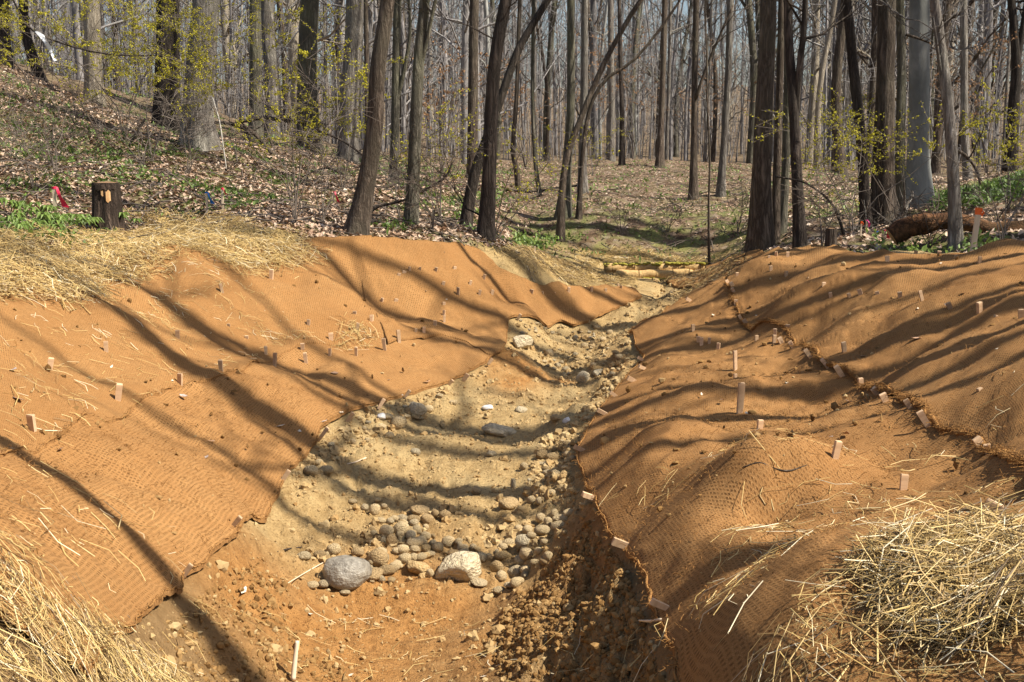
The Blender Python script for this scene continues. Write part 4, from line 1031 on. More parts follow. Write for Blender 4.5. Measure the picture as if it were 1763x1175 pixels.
# ------------------------------------------------------------------ stumps
def stump(u, v, wpx, hpx, label, bark, notch=True):
    p = hit(u, v, H); k = p[1] / F; r = wpx * k / 2; h = hpx * k
    root = empty('tree_stump', p + np.array([0, r * .7, 0]), label, 'stump')
    n = 40; zz = np.array([-.15, 0, .12, .3, .55, .8, .93, 1.0]) * h
    fl = np.array([1.5, 1.28, 1.12, 1.03, .98, .95, .94, .92])
    th = np.arange(n) / n * 2 * np.pi
    rg = np.random.default_rng(3)
    R = r * fl[:, None] * (1 + .07 * np.sin(th * 9 + .7)[None] * fl[:, None] ** 2 * .6 + .05 * np.sin(th * 5)[None] + .03 * rg.normal(size=(1, n)))
    V = np.stack([R * np.cos(th), R * np.sin(th), np.repeat(zz[:, None], n, 1) + .0 * R], -1)
    ii = np.arange(len(zz) * n).reshape(-1, n)
    Q = np.stack([ii[:-1], np.roll(ii[:-1], -1, 1), np.roll(ii[1:], -1, 1), ii[1:]], -1).reshape(-1, 4)
    mb = MB(); mb.add(V.reshape(-1, 3), Q)
    bo = link('bark', mb.mesh('bark', [bark], True), root)
    mb = MB(); top = V[-1] * [.99, .99, 1] + [0, 0, -.012]; inner = V[-1] * [.55, .55, 1] + [0, 0, .0]
    top[:, 2] += .03 * h * np.sin(th); inner[:, 2] += .018 * h * np.sin(th)
    W = np.vstack([top, inner, [[0, 0, h]]])
    Q2 = np.stack([np.arange(n), (np.arange(n) + 1) % n, n + (np.arange(n) + 1) % n, n + np.arange(n)], -1)
    T2 = np.stack([n + np.arange(n), n + (np.arange(n) + 1) % n, np.full(n, 2 * n)], -1)
    mb.add(W, Q2, T2); link('cut_top', mb.mesh('cut_top', [m_cutold], False), root)
    if notch:
        # peeled bark and the pale chip left at the front
        def patch(a0, a1, z0, z1, name, mat, out):
            na = 8; A = np.linspace(a0, a1, na); Vp = []
            for z in (z0, (z0 + z1) / 2, z1):
                rr = r * np.interp(z, zz / h, fl) * out
                jag = .02 * np.sin(A * 23 + z * 9)
                Vp.append(np.stack([rr * np.cos(A), rr * np.sin(A), (z + jag) * h], 1))
            Vp = np.concatenate(Vp); Vi = Vp * [.93, .93, 1]
            Q = [[i * na + j, i * na + j + 1, (i + 1) * na + j + 1, (i + 1) * na + j] for i in range(2) for j in range(na - 1)]
            e = 3 * na
            edge = list(range(na)) + [2 * na - 1, 3 * na - 1] + list(range(3 * na - 2, 2 * na - 1, -1)) + [na]
            Q += [[edge[i], e + edge[i], e + edge[(i + 1) % len(edge)], edge[(i + 1) % len(edge)]] for i in range(len(edge))]
            m2 = MB(); m2.add(np.vstack([Vp, Vi]), Q); link(name, m2.mesh(name, [mat], False), bo)
        patch(-1.25, -.95, .62, .84, 'pale_chip', m_cut, 1.09)
        patch(-1.95, -.6, .86, .965, 'bark_rim', bark, 1.075)
        patch(-1.55, -1.43, .75, .85, 'pale_chip', m_cut, 1.07)
    return root
stump(180, 400, 50, 84, 'dark sawn stump with a pale chip on the left bank top', bark_mat('bark_stump', (.035, .024, .018), (.15, .105, .08), (.12, .10, .07)))
stump(1432, 432, 19, 38, 'small sawn stump beside the brush pile on the right bank', BK['brown'], False)

# ------------------------------------------------------------------ trees
def tree_path_mesh(P, R, sides, bark, seed, flare=.35, rough=.07):
    """trunk as one tapered lumpy tube; P relative to the base"""
    s = np.concatenate([[0], np.cumsum(np.linalg.norm(np.diff(P, axis=0), axis=1))])
    n = max(int(s[-1] / .22), 14)
    # finer near the base
    q = s[-1] * np.linspace(0, 1, n) ** 1.35
    Ps, Rs = [], []
    sm, sq = resample(P, 400)
    for k in range(3): Ps.append(np.interp(q, sq * s[-1] / sq[-1], sm[:, k]))
    Pq = np.stack(Ps, 1); Rq = np.interp(q, s, R)
    Rq = Rq * (1 + flare * np.exp(-q / (2.2 * R[0] + .02)))
    d = np.gradient(Pq, axis=0); d /= np.linalg.norm(d, axis=1, keepdims=True)
    u = np.cross(d, [0, 1, 0.01]); u /= np.linalg.norm(u, axis=1, keepdims=True)
    w = np.cross(d, u)
    th = np.arange(sides) / sides * 2 * np.pi
    lump = 1 + rough * fbm(np.cos(th)[None] * 1.6 + q[:, None] * .8 + seed * 3, np.sin(th)[None] * 1.6 + q[:, None] * 1.1, seed, 3)
    lump = lump + flare * .35 * np.exp(-q / (1.8 * R[0] + .02))[:, None] * np.sin(th * 5 + seed)[None]
    RR = Rq[:, None] * lump
    V = Pq[:, None] + RR[..., None] * (np.cos(th)[None, :, None] * u[:, None] + np.sin(th)[None, :, None] * w[:, None])
    ii = np.arange(n * sides).reshape(n, sides)
    Q = np.stack([ii[:-1], np.roll(ii[:-1], -1, 1), np.roll(ii[1:], -1, 1), ii[1:]], -1).reshape(-1, 4)
    return mesh_np('trunk', V.reshape(-1, 3), Q, None, [bark], True), Pq, Rq

def branch_set(mb, Pq, Rq, rg, n1, h0, h1, len1, k2=5, k3=4, upright=.6, sides=(5, 4, 3), r1=.45, thin=.004):
    """three orders of limbs grown from a trunk line"""
    H_ = len(Pq); s = np.linspace(0, 1, H_)
    t = np.sort(h0 + (h1 - h0) * rg.random(n1) ** .8)
    o = np.stack([np.interp(t, s, Pq[:, k]) for k in range(3)], 1); r = np.interp(t, s, Rq)
    az = rg.uniform(0, 2 * np.pi, n1) ; el = rg.normal(upright, .25, n1)
    d = np.stack([np.cos(az) * np.cos(el), np.sin(az) * np.cos(el), np.sin(el)], 1)
    L = len1 * rg.uniform(.5, 1.1, n1) * (1.15 - .6 * (t - h0) / (h1 - h0 + 1e-6))
    def grow(o, d, L, r, n, wob, lift, sd):
        T_ = len(o); tt = np.linspace(0, 1, n)[None, :, None]
        P = o[:, None] + d[:, None] * L[:, None, None] * tt + np.array([0, 0, 1.0]) * (lift * L)[:, None, None] * tt ** 2
        wv = np.cumsum(rg.normal(0, wob, (T_, n, 3)), axis=1) * L[:, None, None] / n; wv -= wv[:, :1]
        P = P + wv
        R = np.maximum(r[:, None] * (1 - .8 * tt[..., 0]), thin)
        mb.tubes(P, R, sd, cap=False)
        return P, R
    def kids(P, R, L, k, spread, f, tmin=.25):
        T_, n, _ = P.shape
        t = rg.uniform(tmin, 1, (T_, k)); j = np.clip((t * (n - 1)).astype(int), 0, n - 2); fr = t * (n - 1) - j
        a = np.arange(T_)[:, None]
        o = P[a, j] * (1 - fr[..., None]) + P[a, j + 1] * fr[..., None]
        tan = P[a, j + 1] - P[a, j]; tan /= np.linalg.norm(tan, axis=2, keepdims=True) + 1e-9
        d = tan + rg.normal(0, spread, tan.shape); d[..., 2] += .15; d /= np.linalg.norm(d, axis=2, keepdims=True)
        l = L[:, None] * f * rg.uniform(.5, 1.2, (T_, k)) * (1.1 - .6 * t)
        r = R[a, j] * .6
        return o.reshape(-1, 3), d.reshape(-1, 3), l.ravel(), r.ravel()
    P1, R1 = grow(o, d, L, np.minimum(r * r1, .09), 6, .22, .25 * np.ones(n1), sides[0])
    if k2:
        o2, d2, L2, r2 = kids(P1, R1, L, k2, .55, .5)
        P2, R2 = grow(o2, d2, L2, r2, 4, .25, .15 * np.ones(len(L2)), sides[1])
        if k3:
            o3, d3, L3, r3 = kids(P2, R2, L2, k3, .6, .5)
            P3, R3 = grow(o3, d3, L3, r3, 3, .25, .1 * np.ones(len(L3)), sides[2])

def ztop(p, q, height):
    return q
TREE_GROUP = 'tall bare trees around the channel'
def photo_tree(pts, bark, label, d=None, height=17., seed=0, sides=20, n1=12, h0=.35, forks=(), len1=3.2, flare=.35, low=0, cat='tree', group=TREE_GROUP, top_lean=.4):
    """pts: (u, v, width px) from the base upwards along the trunk as seen"""
    rg = np.random.default_rng(1000 + seed)
    u, v, w = pts[0]
    if d is None: base = hit(u, v, H)
    else:
        base = at_y(u, v, d); base[2] = H(base[0], base[1])
    Y = base[1]; k = Y / F
    P = [base + np.array([0, 0, -.12])]; R = [w * k / 2]
    yoff = 0
    for (u, v, w) in pts[1:]:
        yoff += rg.normal(0, .03)
        P.append(at_y(u, v, Y + yoff)); R.append(w * k / 2)
    P = np.array(P); R = np.array(R)
    # grow on above the picture
    dirn = P[-1] - P[-2]; dirn /= np.linalg.norm(dirn)
    n_up = 6; top = base[2] + height; z = P[-1, 2]
    step = (top - z) / n_up
    for i in range(n_up):
        dirn = dirn * (1 - .25) + np.array([0, 0, 1.0]) * .25 + rg.normal(0, .05, 3) * [1, 1, 0]; dirn /= np.linalg.norm(dirn)
        P = np.vstack([P, P[-1] + dirn * step]); R = np.append(R, R[len(pts) - 1] * (1 - .8 * (i + 1) / n_up))
    root = empty('tree', base, label, cat, group)
    me, Pq, Rq = tree_path_mesh(P - base, R, sides, bark, seed, flare)
    link('trunk', me, root)
    mb = MB(); limbs = []
    branch_set(mb, Pq[int(len(Pq) * .3):], Rq[int(len(Pq) * .3):], rg, n1, h0, .98, len1)
    if low: branch_set(mb, Pq, Rq, rg, low, .03, .3, 1.1, 3, 3, .35, r1=.14, thin=.003)
    for f in forks:   # limbs seen in the picture: [(u, v, w) ...]
        Pf = np.array([at_y(a, b_, Y - .05 * i) for i, (a, b_, c_) in enumerate(f)]) - base; Rf = np.array([c_ * k / 2 for _, _, c_ in f])
        Ps, q = resample(Pf, 14); m2 = MB(); m2.tubes(Ps, np.interp(q, np.linspace(0, q[-1], len(Rf)), Rf), 8)
        limbs.append(m2)
        branch_set(m2, Ps, np.interp(q, np.linspace(0, q[-1], len(Rf)), Rf), rg, 6, .5, 1.0, 1.6, 4, 3)
    link('branches', mb.mesh('branches', [bark], True), root)
    for m2 in limbs: link('limb', m2.mesh('limb', [bark], True), root)
    return root

T = photo_tree
T([(610, 398, 40), (628, 330, 31), (645, 220, 28), (650, 120, 26), (665, 20, 24), (670, -60, 23)], BK['brown'], 'curved brown furrowed tree leaning right at the top corner of the left mat', seed=1, sides=26, height=16)
T([(706, 388, 26), (712, 300, 21), (717, 180, 20), (722, 90, 19), (733, -40, 17)], BK['green'], 'straight greenish grey tree right of the curved brown tree', seed=2, sides=22, forks=[[(716, 150, 9), (735, 70, 7), (750, 0, 6), (770, -70, 5)]])
T([(835, 409, 30), (842, 300, 24), (846, 190, 23), (853, 100, 21), (871, 0, 20), (885, -70, 18)], BK['dark'], 'dark trunk crossed by a leaning stem at the head of the left spur', seed=3, sides=24, low=5)
T([(797, 366, 22), (815, 310, 19), (838, 240, 17), (862, 170, 14), (893, 85, 13), (940, 5, 12), (975, -60, 10)], BK['dark'], 'slanting dark stem crossing behind the trunk on the left spur', d=14.6, seed=4, height=11)
T([(345, 262, 54), (340, 200, 47), (345, 120, 46), (352, 40, 45), (360, -60, 43)], BK['grey'], 'thick pale grey furrowed oak on the left slope', d=18.5, seed=5, sides=30, height=20)
T([(288, 216, 46), (288, 150, 40), (290, 60, 38), (292, -60, 36)], BK['dark'], 'thick dark trunk left of the pale grey oak', d=21.5, seed=6, sides=24, height=20)
T([(160, 140, 30), (160, 80, 27), (157, 10, 26), (155, -60, 25)], BK['pale'], 'pale cream trunk high on the left slope behind yellow buds', d=23.5, seed=7, height=20)
T([(440, 232, 24), (440, 150, 21), (440, 60, 20), (440, -60, 18)], BK['green'], 'straight greenish trunk right of the pale grey oak', d=24.5, seed=8, height=20)
T([(470, 205, 28), (468, 130, 24), (462, 60, 23), (460, -60, 22)], BK['grey'], 'grey trunk with a shaggy edge, right one of the close pair behind the fallen branches', d=25.5, seed=9, height=20)
T([(531, 235, 38), (529, 150, 33), (531, 60, 32), (534, -60, 30)], BK['green'], 'thick trunk half shaded standing between the close pair and the pale column', d=23.5, seed=10, sides=24, height=20)
T([(600, 255, 36), (602, 180, 32), (608, 90, 31), (614, -60, 29)], BK['grey'], 'pale grey column trunk behind the curved brown tree', d=23, seed=11, sides=24, height=20)
T([(632, 200, 9), (631, 100, 8), (630, -60, 7)], BK['brown'], 'thin rusty stem beside the pale grey column trunk', d=22, seed=12, height=12)
T([(677, 310, 18), (680, 240, 15), (682, 120, 14), (688, -60, 13)], BK['green'], 'slim mossy trunk between the curved brown and greenish trees', d=19.5, seed=13, forks=[[(680, 190, 8), (698, 110, 7), (706, 50, 5), (700, -50, 4)]])
T([(813, 290, 20), (814, 200, 17), (815, 100, 16), (817, -60, 15)], BK['brown'], 'straight brown trunk left of the dark crossed trunk', d=24, seed=14)
T([(894, 322, 11), (888, 285, 9), (883, 255, 8), (890, 150, 7), (896, -50, 6)], BK['brown'], 'small tree with a bent foot right of the dark crossed trunk', seed=15, height=10)
T([(931, 338, 8), (921, 270, 7), (917, 150, 6), (920, -50, 6)], BK['green'], 'thin curving sapling at the left side of the knoll', seed=16, height=11)
T([(969, 374, 28), (975, 300, 17), (982, 200, 14), (983, 80, 13), (983, -60, 12)], BK['green'], 'upright mossy stem of the clump on the knoll', seed=17, sides=20, height=15)
T([(964, 368, 16), (972, 290, 11), (1002, 200, 10), (1040, 110, 9), (1090, 20, 8), (1140, -50, 7)], BK['brown'], 'arching stem leaning right out of the clump on the knoll', d=17.9, seed=18, height=8, len1=2.0)
T([(1003, 336, 18), (1003, 250, 13), (1006, 130, 12), (1008, -60, 11)], BK['grey'], 'grey straight tree right behind the clump on the knoll', d=21.2, seed=19)
T([(996, 376, 12), (1000, 310, 8), (1012, 200, 7), (1040, 140, 6), (1090, 105, 5)], BK['brown'], 'slender stem bending right in front of the knoll clump', seed=20, height=7, len1=1.6)
T([(1071, 284, 11), (1071, 200, 8), (1068, 100, 7), (1065, -60, 6)], BK['dark'], 'thin dark straight tree on the knoll crest', seed=21)
T([(1136, 289, 16), (1138, 220, 10), (1142, 100, 9), (1146, -60, 9)], BK['brown'], 'brown straight tree on the knoll crest', seed=22)
T([(1194, 342, 17), (1195, 250, 11), (1196, 120, 10), (1199, -60, 10)], BK['brown'], 'straight tree with a branch on its right side halfway up the knoll', seed=23, forks=[[(1198, 170, 6), (1215, 120, 5), (1240, 60, 4), (1262, 10, 3)]])
T([(1240, 337, 16), (1246, 250, 11), (1254, 120, 11), (1258, -60, 10)], BK['grey'], 'grey tree with dark debris at its foot on the knoll', seed=24)
T([(1222, 442, 5.5), (1220, 360, 4), (1222, 280, 3.8), (1218, 180, 3.4), (1217, 90, 3), (1214, 20, 2.8), (1216, -60, 2.5)], BK['brown'], 'very thin sapling standing near the coir logs', d=16.8, seed=25, height=6, len1=.8, n1=7)
T([(1309, 433, 44), (1311, 300, 32), (1316, 180, 29), (1322, 60, 27), (1326, -60, 26)], BK['brown'], 'thick brown trunk at the crest of the right bank', d=15.4, seed=26, sides=26, height=19)
T([(1334, 432, 17), (1337, 300, 13), (1342, 150, 12), (1348, -60, 11)], BK['brown'], 'slim stem pressed against the right side of the thick brown trunk', d=15.6, seed=27, height=15)
T([(1344, 432, 17), (1352, 300, 14), (1356, 150, 13), (1358, -60, 12)], BK['green'], 'outer slim stem second to the right of the thick brown trunk', d=15.9, seed=28, height=15)
T([(1380, 426, 24), (1372, 300, 18), (1366, 180, 17), (1358, 70, 15), (1352, -60, 14)], BK['dark'], 'forked dark tree leaning left at the crest of the right bank', seed=29, sides=22, d=13.6, forks=[[(1370, 200, 12), (1376, 120, 11), (1385, 40, 10), (1388, -60, 9)]])
T([(1494, 378, 20), (1484, 260, 17), (1474, 160, 17), (1464, 60, 16), (1458, -60, 15)], BK['dark'], 'dark leaning tree just left of the thick furrowed trunk', d=14.6, seed=30, sides=20)
T([(1521, 376, 46), (1521, 270, 35), (1525, 130, 30), (1529, -60, 28)], BK['brown'], 'thick furrowed trunk between the dark leaning tree and the smooth beech', d=14.8, seed=31, sides=28, height=20)
T([(1551, 372, 19), (1550, 250, 16), (1552, 100, 15), (1548, -60, 14)], BK['green'], 'mossy trunk squeezed between the thick furrowed trunk and the smooth beech', d=15.8, seed=32, height=17)
T([(1581, 360, 50), (1581, 280, 36), (1583, 130, 33), (1584, -60, 31)], BK['beech'], 'smooth silver grey beech trunk behind the fallen log', d=16.8, seed=33, sides=26, height=20, n1=10)
T([(1650, 416, 26), (1640, 280, 19), (1630, 160, 18), (1616, 50, 16), (1606, -60, 15)], BK['grey'], 'leaning peeled trunk growing through the gap before the fallen log', d=11.1, seed=34, sides=22, forks=[[(1634, 220, 7), (1618, 110, 5), (1606, 30, 4)]])
T([(1668, 322, 16), (1661, 230, 13), (1660, 120, 12), (1660, -60, 11)], BK['grey'], 'grey tree behind the ivy hump', d=24, seed=35)
T([(1742, 266, 24), (1744, 200, 19), (1750, 120, 17), (1745, 40, 13), (1735, -60, 12)], BK['dark'], 'dark crooked forked tree beyond the ivy hump', d=26, seed=36, forks=[[(1748, 130, 12), (1762, 40, 10), (1775, -50, 9)]])
T([(1446, 305, 26), (1442, 240, 18), (1440, 140, 16), (1452, 30, 14), (1460, -60, 13)], BK['brown'], 'brown swaying trunk on the rise left of the dark leaning tree', d=31, seed=37)
T([(1408, 292, 14), (1408, 200, 10), (1416, 120, 9), (1432, 40, 8), (1445, -60, 7)], BK['pale'], 'whitish slender trunk curving right on the far rise', d=36, seed=38)
T([(1052, 279, 15), (1053, 200, 11), (1052, 100, 10), (1050, -60, 9)], BK['grey'], 'twin grey trunk on the knoll crest left of the thin dark tree', d=37, seed=39)
T([(70, 120, 18), (45, 60, 16), (40, 0, 15), (38, -60, 15)], BK['dark'], 'dark trunk at the top of the left slope by the white ribbon', d=24, seed=40, height=18)
T([(5, 118, 26), (3, 60, 24), (0, -60, 22)], BK['dark'], 'dark trunk cut by the frame at the top of the left slope', d=23, seed=41, height=18)

# trees beside the channel on the right, whose shadows stripe the banks
SHADE = [(5.2, 2.25, .07), (6.8, 4.85, .12), (9.2, 3.6, .07), (7.4, 3.6, .05), (11.5, 3.9, .12), (8.3, 5.3, .11), (9.8, 6.5, .08), (14.2, 8.1, .11), (16.5, 10.9, .12), (11.8, 11.3, .08), (15.5, 12.6, .11), (13.0, 4.6, .08), (6.6, 5.9, .06), (10.2, 5.6, .07), (12.2, 6.3, .10), (9.6, 7.7, .09), (14.5, 7.0, .09), (7.2, 8.2, .06), (11.4, 8.5, .07), (13.6, 9.2, .11), (9.0, 9.5, .07), (16, 8.6, .1), (11.0, 10.6, .09), (10.4, 12.0, .07), (18, 9.8, .12), (13, 13, .09), (12.6, 14.6, .12), (17, 5.2, .12), (19, 13, .13)]
for i, (x, y, r) in enumerate(SHADE):
    rg = np.random.default_rng(300 + i)
    base = np.array([x, y, float(H(x, y))]); h = rg.uniform(15, 19)
    P = np.array([[0, 0, -.1], [rg.normal(0, .1), rg.normal(0, .1), h * .3], [rg.normal(0, .3), rg.normal(0, .3), h * .65], [rg.normal(0, .5), rg.normal(0, .5), h]])
    root = empty('tree', base, 'tree beside the right bank known by its long shadow across the mats', 'tree', 'shade trees beside the right bank')
    me, Pq, Rq = tree_path_mesh(P, 1.25 * np.array([r * 1.15, r, r * .8, r * .2]), 10, BK['brown'], 300 + i)
    link('trunk', me, root)
    mb = MB(); branch_set(mb, Pq, Rq, rg, 7, .6, .98, 1.8, 3, 2)
    link('branches', mb.mesh('branches', [BK['brown']], True), root)

# background wood: prototypes, then copies
PROT = []
for i in range(12):
    rg = np.random.default_rng(500 + i)
    h = rg.uniform(14, 21); r = [.045, .06, .08, .10, .12, .15][i % 6]
    ln = rg.normal(0, 1.0, 2)
    P = np.array([[0, 0, -.25], [rg.normal(0, .12), rg.normal(0, .12), h * .25], [ln[0] * .5 + rg.normal(0, .2), ln[1] * .5, h * .6], [ln[0], ln[1], h]])
    root = empty('tree', (0, -50, 0), 'placeholder', 'tree')
    bk = (BARK_FAR_HAZED, BK['grey'], BARK_FAR_HAZED, BK['brown'], BK['green'], BARK_FAR_HAZED, BK['grey'], BARK_FAR_HAZED, BK['beech'], BARK_FAR_HAZED, BK['brown'], BK['pale'])[i]
    me, Pq, Rq = tree_path_mesh(P, np.array([r * 1.1, r, r * .75, r * .2]), 9, bk, 500 + i, .3, .1)
    link('trunk', me, root)
    mb = MB(); branch_set(mb, Pq, Rq, rg, 20, .14, .98, 3.0, 5, 4, sides=(4, 3, 3), thin=.007)
    link('branches', mb.mesh('branches', [bk], True), root)
    PROT.append(root)
def copy_tree(root, loc, rot, sc, label, group):
    r = root.copy(); COL.objects.link(r); r.location = loc; r.rotation_euler = (0, 0, rot); r.scale = (sc, sc, sc)
    tag(r, label, 'tree', group)
    for ch in root.children:
        c = ch.copy(); COL.objects.link(c); c.parent = r
    return r
rb = np.random.default_rng(77)
placed = []
used = set()
def put(X, Y, mind):
    for (a, b_) in placed:
        if (a - X) ** 2 + (b_ - Y) ** 2 < mind ** 2: return False
    placed.append((X, Y)); return True
cnt = 0; tries = 0
while cnt < 205 and tries < 20000:
    tries += 1
    t = rb.random()
    Y = 27 + (78 - 27) * t ** .8
    a = rb.uniform(-.5, .5); X = a * Y
    if Y < 38 and -.02 < a < .28: continue
    if Y < 31 and a > -.1: continue
    if not put(X, Y, 1.1 if Y < 50 else .8): continue
    i = int(rb.integers(12)); zone = ('on the slope at the left' if a < -.2 else ('behind the left spur' if a < 0 else ('behind the knoll' if a < .25 else 'behind the ivy hump at the right')))
    dist = 'nearer' if Y < 45 else ('deeper' if Y < 62 else 'deepest')
    thin = 'slender' if i % 6 < 3 else 'stout'
    loc = (X, Y, float(H(X, Y))); lab = f'{thin} bare grey tree {zone}, {dist} in the wood'
    if i not in used:
        used.add(i); r = PROT[i]; r.location = loc; r.rotation_euler = (0, 0, rb.uniform(0, 6.3)); tag(r, lab, 'tree', 'bare trees of the background wood')
    else: copy_tree(PROT[i], loc, rb.uniform(0, 6.3), rb.uniform(.8, 1.2), lab, 'bare trees of the background wood')
    cnt += 1

# the wood beyond reads as one mass
mb = MB(); rf = np.random.default_rng(123)
n = 650
Y = 68 + 100 * rf.random(n); X = Y * rf.uniform(-.62, .62, n); Z = H(X, Y)
h = rf.uniform(13, 22, n); r = rf.uniform(.05, .13, n)
lean = rf.normal(0, .6, (n, 2))
tt = np.linspace(0, 1, 5)
P = np.stack([X[:, None] + lean[:, :1] * tt ** 2, Y[:, None] + lean[:, 1:] * tt ** 2, Z[:, None] - .3 + h[:, None] * tt], -1)
P[:, 1:4, :2] += rf.normal(0, .12, (n, 3, 2))
mb.tubes(P, r[:, None] * (1 - .75 * tt)[None], 5, cap=False)
k1 = 20
t = rf.uniform(.12, 1, (n, k1)); az = rf.uniform(0, 6.3, (n, k1)); el = rf.normal(.65, .25, (n, k1)); L = rf.uniform(1.2, 3.6, (n, k1)) * (1.1 - .5 * t)
o = np.stack([np.interp(t.ravel(), [0, 1], [0, 1]).reshape(n, k1) * 0 + X[:, None] + lean[:, :1] * t ** 2, Y[:, None] + lean[:, 1:] * t ** 2, Z[:, None] + h[:, None] * t], -1).reshape(-1, 3)
d = np.stack([np.cos(az) * np.cos(el), np.sin(az) * np.cos(el), np.sin(el)], -1).reshape(-1, 3) * L.reshape(-1, 1)
mid = o + d * .5 + rf.normal(0, .12, o.shape)
mb.tubes(np.stack([o, mid, o + d + [0, 0, .3]], 1), np.stack([np.full(len(o), .022), np.full(len(o), .016), np.full(len(o), .009)], 1), 3, cap=False)
for _ in range(2):
    o2 = mid + d * rf.uniform(-.3, .5, (len(d), 1)); d2 = d * .35 + rf.normal(0, .55, d.shape)
    mb.tubes(np.stack([o2, o2 + d2], 1), np.stack([np.full(len(o), .011), np.full(len(o), .008)], 1), 3, cap=False)
n = 2000
Y = 34 * (120 / 34) ** rf.random(n); X = Y * rf.uniform(-.6, .6, n)
k = ~((X / Y > -.02) & (X / Y < .27) & (Y < 44)); X, Y = X[k], Y[k]; n = len(X); Z = H(X, Y); h = rf.uniform(2.5, 8, n)
tt = np.linspace(0, 1, 5); lean = rf.normal(0, .5, (n, 2))
P = np.stack([X[:, None] + lean[:, :1] * tt ** 1.5, Y[:, None] + lean[:, 1:] * tt ** 1.5, Z[:, None] - .1 + h[:, None] * tt], -1); P[:, 1:, :2] += np.cumsum(rf.normal(0, .05, (n, 4, 2)), 1)
mb.tubes(P, rf.uniform(.012, .028, n)[:, None] * (1 - .7 * tt)[None], 3, cap=False)
kk = 9; a = np.arange(n)[:, None]; j = rf.integers(1, 5, (n, kk)); o1 = P[a, j].reshape(-1, 3); d1 = rf.normal(0, .45, o1.shape); d1[:, 2] = np.abs(d1[:, 2]) * .9
mb.tubes(np.stack([o1, o1 + d1 * .5 + rf.normal(0, .05, o1.shape), o1 + d1], 1), np.broadcast_to([.009, .007, .005], (len(o1), 3)), 3, cap=False)
o = link('far_woods', mb.mesh('far_woods', [BARK_FAR_HAZED], True), kind='stuff'); o['label'] = 'far bare wood closing the view behind the nearer trees'

# ------------------------------------------------------------------ shrubs with buds or tan leaves
def shrub(u, v, d, label, size, nst, nb, mat, group, spread=.8, seed=0, name='budding_shrub', bsize=.016, cat='shrub', rmax=.012, lift=.9):
    rg = np.random.default_rng(2000 + seed)
    base = hit(u, v, H) if d is None else at_y(u, v, d)
    base[2] = float(H(base[0], base[1]))
    root = empty(name, base, label, cat, group)
    mb = MB()
    az = rg.uniform(0, 6.3, nst); out = rg.uniform(.2, spread, nst) * size; h = size * rg.uniform(.7, 1.1, nst) * lift
    tt = np.linspace(0, 1, 7)
    P = np.stack([np.cos(az)[:, None] * out[:, None] * tt ** 1.4, np.sin(az)[:, None] * out[:, None] * tt ** 1.4, h[:, None] * tt ** .85 - .03], -1)
    P[:, 1:] += np.cumsum(rg.normal(0, .03 * size, (nst, 6, 3)), 1) * .6
    R = rmax * rg.uniform(.6, 1, nst)[:, None] * (1 - .8 * tt)[None]
    mb.tubes(P, np.maximum(R, .0025), 5, cap=False)
    ends = [P.reshape(-1, 3)]
    k = 9
    j = rg.integers(3, 7, (nst, k)); a = np.arange(nst)[:, None]; o1 = P[a, j].reshape(-1, 3)
    d1 = rg.normal(0, 1, (nst * k, 3)); d1[:, 2] = np.abs(d1[:, 2]) * .5; d1 *= (size * .28 * rg.uniform(.5, 1.3, (nst * k, 1))) / np.linalg.norm(d1, axis=1, keepdims=True)
    P1 = np.stack([o1, o1 + d1 * .5 + rg.normal(0, .02 * size, o1.shape), o1 + d1], 1); mb.tubes(P1, np.full(P1.shape[:2], .0035) * [1, .8, .6], 3, cap=False)
    o2 = np.repeat(P1[:, 1], 3, 0); d2 = np.repeat(d1, 3, 0) * .5 + rg.normal(0, size * .08, (len(o2), 3))
    P2 = np.stack([o2, o2 + d2], 1); mb.tubes(P2, np.full(P2.shape[:2], .0026), 3, cap=False)
    link('stems', mb.mesh('stems', [m_twig], True), root)
    pick = rg.integers(0, len(P2), nb); f = rg.random((nb, 1)); c = P2[pick, 0] * (1 - f) + P2[pick, 1] * f + rg.normal(0, .012, (nb, 3))
    a = rg.normal(size=(nb, 3)); a /= np.linalg.norm(a, axis=1, keepdims=True); b_ = np.cross(a, rg.normal(size=(nb, 3))); b_ /= np.linalg.norm(b_, axis=1, keepdims=True)
    s = bsize * rg.uniform(.5, 1.3, (nb, 1))
    e = np.cross(a, b_)
    V = np.stack([c - a * s, c + b_ * s * .6, c + a * s, c - b_ * s * .6, c + e * s * .5], 1)
    Tt = (np.array([[0, 1, 4], [1, 2, 4], [2, 3, 4], [3, 0, 4]])[None] + (np.arange(nb) * 5)[:, None, None]).reshape(-1, 3)
    me = mesh_np('buds', V.reshape(-1, 3), None, Tt, [mat], False, {'tint': np.repeat(rg.random(nb), 5)})
    ob = link('buds', me, root); ob['kind'] = 'stuff'
    return root
SB = 'spring shrubs in yellow green bud'
